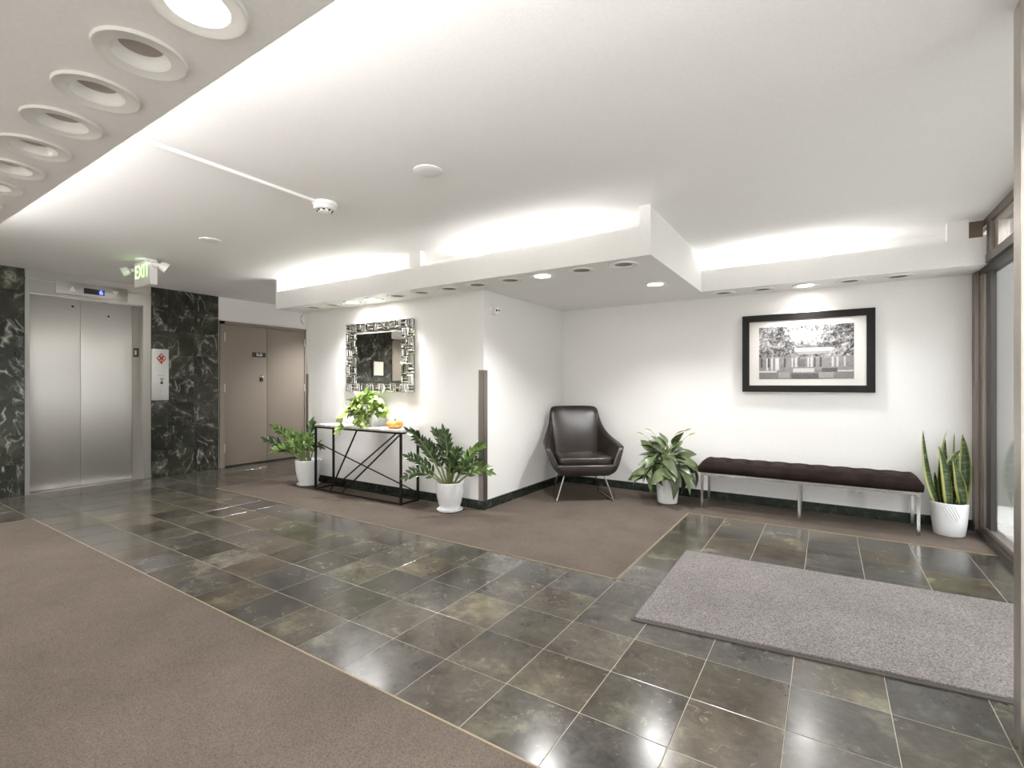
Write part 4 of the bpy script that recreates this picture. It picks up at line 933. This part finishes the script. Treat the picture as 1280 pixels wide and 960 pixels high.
for (b, c, t_, W, w0, w1) in (
    (px_(1182, 631, .02), px_(1169, 600, .02), px_(1162, 538, .02), .056, .5, 0.2),
    (px_(1189, 632, -.03), px_(1187, 590, -.05), px_(1170, 558, -.06), .060, .1, .3),
    (px_(1190, 631, .04), px_(1180, 585, .04), px_(1192.5, 538, .02), .040, .7, 1.0),
    (px_(1205, 631, -.04), px_(1201, 600, -.06), px_(1186, 573, -.07), .056, -.3, .4),
    (px_(1196, 631, .05), px_(1196, 585, .06), px_(1194.5, 549, .05), .060, 0, .2),
    (px_(1193, 631, .02), px_(1186, 580, .0), px_(1202, 563, -.03), .050, .4, -.5),
    (px_(1207, 631, .0), px_(1219, 585, .0), px_(1208.5, 543, .0), .060, -.5, -.2),
    (px_(1203, 631, .05), px_(1207, 575, .05), px_(1203, 541, .03), .034, .9, 1.2),
    (px_(1187, 631, .05), px_(1186, 610, .05), px_(1181, 590, .05), .048, .2, .3),
    (px_(1200, 631, .03), px_(1202, 600, .02), px_(1206, 566, .02), .050, -.4, -.9)):
    inst('leaf', strap_leaf(b, c, t_, W*1.5, w0, w1), sp_)

# ---------------------------------------------------------------- armchair
ch = empty('armchair', (-2.167, 4.663, 0.004), math.radians(36.4), 'dark brown leather armchair with thin chrome legs in the corner', 'armchair')
# half profile (right side), front arm tip -> back centre : top loop, bottom loop
top = [(.405,-.215,.540),(.408,-.10,.560),(.385,.05,.590),(.345,.165,.635),(.308,.255,.705),(.285,.320,.795),(.272,.360,.880),(.255,.375,.915),(.21,.383,.928),(.10,.388,.931),(0,.390,.932)]
mid = [(.350,-.275,.400),(.352,-.13,.405),(.345,.02,.410),(.322,.125,.425),(.298,.205,.455),(.278,.260,.50),(.262,.290,.55),(.240,.303,.57),(.19,.312,.58),(.10,.318,.58),(0,.320,.58)]
low = [(.318,-.300,.325),(.320,-.15,.32),(.315,.0,.32),(.298,.100,.32),(.278,.160,.32),(.258,.200,.33),(.240,.222,.335),(.215,.235,.34),(.17,.243,.34),(.09,.248,.34),(0,.250,.34)]
bot = [(.262,-.305,.272),(.264,-.15,.27),(.262,.0,.27),(.250,.08,.27),(.238,.130,.27),(.222,.165,.27),(.206,.185,.27),(.185,.197,.27),(.145,.204,.27),(.08,.208,.27),(0,.210,.27)]
def full(loop): return [Vector(p) for p in loop] + [Vector((-p[0], p[1], p[2])) for p in loop[-2::-1]]
outer = [full(l) for l in (bot, low, mid, top)]
n = len(outer[0])
def inward(p, i, row):
    th = (0.075, 0.075, 0.062, 0.055)[row]
    f_ = 1-abs(i-(n-1)/2)/((n-1)/2)          # 0 at the arm tip, 1 at back centre
    k = min(1, max(0, (f_-0.25)/0.45)); dirn = Vector((-math.copysign(1, p.x) if abs(p.x) > 1e-6 else 0, 0, 0))*(1-k)+Vector((0, -1, 0))*k
    if abs(p.x) < 0.2: dirn = Vector((-p.x*0.25, -1, 0))
    if row == 3: th = 0.055*(1-k)+0.030*k
    return p+dirn.normalized()*th
inner = []
for row in range(4):
    lr = [inward(p, i, row) for i, p in enumerate(outer[row])]
    if row == 3:
        for q_ in lr: q_.z -= 0.006
    inner.append(lr)
for row, bl in ((1, .030), (2, .052)):
    for i in range(n):
        f_ = 1-abs(i-(n-1)/2)/((n-1)/2)
        if f_ > .55: inner[row][i].y -= bl*min(1, (f_-.55)/.3)
vs_ = []; fs = []
rows = outer + inner[::-1]
for rw in rows: vs_ += rw
for a in range(len(rows)-1):
    for i in range(n-1): fs.append((a*n+i, a*n+i+1, (a+1)*n+i+1, (a+1)*n+i))
fs += [tuple(a*n for a in range(len(rows)))[::-1]] if False else []
for a in range(4):      # arm tip faces: join outer row a with inner row a
    oa, ob = a, a+1
    if a < 3:
        ia, ib = len(rows)-1-a, len(rows)-2-a
        fs.append((oa*n, ob*n, ib*n, ia*n)); fs.append((oa*n+n-1, ia*n+n-1, ib*n+n-1, ob*n+n-1))
for i in range(n-1): fs.append((i, (len(rows)-1)*n+i, (len(rows)-1)*n+i+1, i+1))
mb = MB().add(vs_, fs)
sh = mb.build('shell', LEATHER, ch, True, 180)
bm = bmesh.new(); bm.from_mesh(sh.data)
cl = bm.edges.layers.float.get('crease_edge') or bm.edges.layers.float.new('crease_edge')
for e_ in bm.edges:
    if len(e_.link_faces) == 2 and e_.calc_face_angle() > math.radians(55): e_[cl] = 0.55
bm.to_mesh(sh.data); bm.free()
m_ = sh.modifiers.new('subdivision', 'SUBSURF'); m_.levels = 2; m_.render_levels = 2
# base under the seat with the front apron
def rounded_slab(x0, x1, y0, y1, z0, z1, r_, taper=0.0, crown=0.0, nx=14, ny=12):
    """superellipse-edged cushion"""
    vs_ = []; fs = []; cx, cy = (x0+x1)/2, (y0+y1)/2; hx, hy = (x1-x0)/2, (y1-y0)/2; hz = (z1-z0)/2; zc = (z0+z1)/2
    prof = [(-1, r_), (-0.92, r_*0.35), (-0.6, 0.06*r_), (0, 0), (0.6, 0.06*r_), (0.92, r_*0.35), (1, r_)]
    per = []
    N = 56
    for k in range(N):
        a = 2*PI*k/N; c_, s_ = math.cos(a), math.sin(a); e_ = 0.22
        per.append((math.copysign(abs(c_)**e_, c_), math.copysign(abs(s_)**e_, s_)))
    for zz, ins in prof:
        for u, v in per:
            tp = 1+taper*(zz)
            vs_.append((cx+u*(hx-ins)*tp, cy+v*(hy-ins), zc+zz*hz))
    for j in range(len(prof)-1):
        for k in range(N): fs.append((j*N+k, j*N+(k+1) % N, (j+1)*N+(k+1) % N, (j+1)*N+k))
    # top and bottom caps as concentric rings
    for top_ in (0, 1):
        basei = (len(prof)-1)*N if top_ else 0; zz = z1 if top_ else z0; prev = basei
        for sc_ in (0.8, 0.55, 0.28):
            st_ = len(vs_); ins = r_
            for u, v in per: vs_.append((cx+u*(hx-ins)*sc_*(1+taper*(1 if top_ else -1)), cy+v*(hy-ins)*sc_, zz+(crown*(1-sc_**2) if top_ else 0)))
            for k in range(N): fs.append((prev+k, prev+(k+1) % N, st_+(k+1) % N, st_+k))
            prev = st_
        fs.append(tuple(prev+k for k in range(N)))
    return MB().add(vs_, fs)
rounded_slab(-.300, .300, -.318, .20, .262, .372, .022, taper=0.13).build('seat_base', LEATHER, ch, True, 60)
rounded_slab(-.275, .275, -.305, .20, .350, .445, .035, taper=0.03, crown=0.018).build('seat_cushion', LEATHER, ch, True, 60)
for sg in (-1, 1):
    MB().tube([(sg*.195,-.205,.272),(sg*.283,-.246,.008)], 0.0085, 10).build('leg', CHROME, ch)
    MB().tube([(sg*.185,.150,.272),(sg*.252,.246,.008)], 0.0065, 10).build('leg', CHROME, ch)
    MB().tube([(sg*.283,-.246,.007),(sg*.252,.246,.007)], 0.0055, 8).build('floor_rod', CHROME, ch)
    for (x, y) in ((.283,-.246),(.252,.246)): MB().lathe([(.012, 0), (.012, .007), (.009, .011)], c=(sg*x, y, -0.004), seg=12).build('foot', BLACK, ch)

# ---------------------------------------------------------------- bench
bn = empty('bench', (-0.20, 5.005, 0.004), label='long dark brown tufted velvet bench with chrome legs', cat='bench')
BX, BY0, BY1 = 0.815, -0.180, 0.185
# cushion with tufting
NXc, NYc = 120, 30; zb, zt_ = 0.338, 0.446; vs_ = []; fs = []
btn = [(-BX+0.09+i*(2*BX-0.18)/9, BY0+0.075+j*(BY1-BY0-0.15)/2) for i in range(10) for j in range(3)]
def edge_f(t_, e_):   # rounded rise at the edges
    return 1-(1-min(1, t_/e_))**2.6
for j in range(NYc+1):
    for i in range(NXc+1):
        u, v = i/NXc, j/NYc; x = -BX+2*BX*u; y = BY0+(BY1-BY0)*v
        ef = min(edge_f(min(u, 1-u)*2*BX, 0.055), 1)*min(edge_f(min(v, 1-v)*(BY1-BY0), 0.055), 1)
        dz = 0
        for bx_, by_ in btn:
            d2 = (x-bx_)**2+(y-by_)**2
            if d2 < 0.016: dz += 0.016*math.exp(-d2/0.0011)
        gx = min(abs(x-b_[0]) for b_ in btn[::3]); gy = min(abs(y-b_[1]) for b_ in btn[:3])
        ins = 0.05 < min(u, 1-u)*2*BX and min(v, 1-v)*(BY1-BY0) > 0.04
        if ins: dz += 0.0045*math.exp(-(gx/0.010)**2)+0.0035*math.exp(-(gy/0.010)**2)
        z = zt_-0.040*(1-ef)-dz+0.008*math.sin(PI*v)
        xi = x*(1-0.010*(1-ef) * 0); vs_.append((x, y, z))
W1 = NXc+1
for j in range(NYc):
    for i in range(NXc): fs.append((j*W1+i, j*W1+i+1, (j+1)*W1+i+1, (j+1)*W1+i))
per = [i for i in range(W1)] + [j*W1+NXc for j in range(1, NYc+1)] + [NYc*W1+i for i in range(NXc-1, -1, -1)] + [j*W1 for j in range(NYc-1, 0, -1)]
prev = per
for (zz, outw) in ((0.395, 0.008), (0.370, 0.009), (0.348, 0.005), (zb, -0.008)):
    st_ = len(vs_)
    for k in per:
        x, y, _ = vs_[k]; vs_.append((x+math.copysign(outw, x)*(1 if abs(abs(x)-BX) < 1e-6 else 0), y+(-outw if abs(y-BY0) < 1e-6 else (outw if abs(y-BY1) < 1e-6 else 0)), zz))
    cur = list(range(st_, len(vs_))); m2 = len(per)
    for k in range(m2): fs.append((prev[k], prev[(k+1) % m2], cur[(k+1) % m2], cur[k]))
    prev = cur
fs.append(tuple(prev))
cu = MB().add(vs_, fs).build('cushion', VELVET, bn, True, 60)
for bx_, by_ in btn:
    MB().lathe([(0.009, 0.428), (0.009, 0.4335), (0.005, 0.437)], c=(bx_, by_, 0), seg=10).build('button', VELVET, cu)
hr = 0.0115
for y in (BY0+0.022, BY1-0.022): MB().rbox(-BX+0.012, BX-0.012, y-hr, y+hr, 0.312, 0.338, 0.002, 1).build('frame_rail', CHROME, bn, False)
for x in (-BX+0.024, BX-0.024): MB().rbox(x-hr, x+hr, BY0+0.03, BY1-0.03, 0.312, 0.338, 0.002, 1).build('frame_rail', CHROME, bn, False)
for x in (-BX+0.024, 0.0, BX-0.024):
    for y in (BY0+0.022, BY1-0.022): MB().rbox(x-hr, x+hr, y-hr, y+hr, 0, 0.313, 0.0015, 1).build('leg', CHROME, bn, False)

# ---------------------------------------------------------------- door mat
dm = empty('door_mat', (0.05, 3.0, 0), label='large speckled grey entrance mat on the slate tiles', cat='mat')
qd = [(-0.805, 2.372), (0.92, 2.545), (0.92, 3.598), (-0.824, 3.515)]; qe = [(-0.815, 2.345), (0.93, 2.518), (0.93, 3.606), (-0.834, 3.522)]
MB().prism([(x-.05, y-3.0) for x, y in qe], 0.0005, 0.006).build('rubber_border', RUBBER, dm, False)
MB().prism([(x-.05, y-3.0) for x, y in qd], 0.006, 0.013).build('pile', MATM, dm, False)
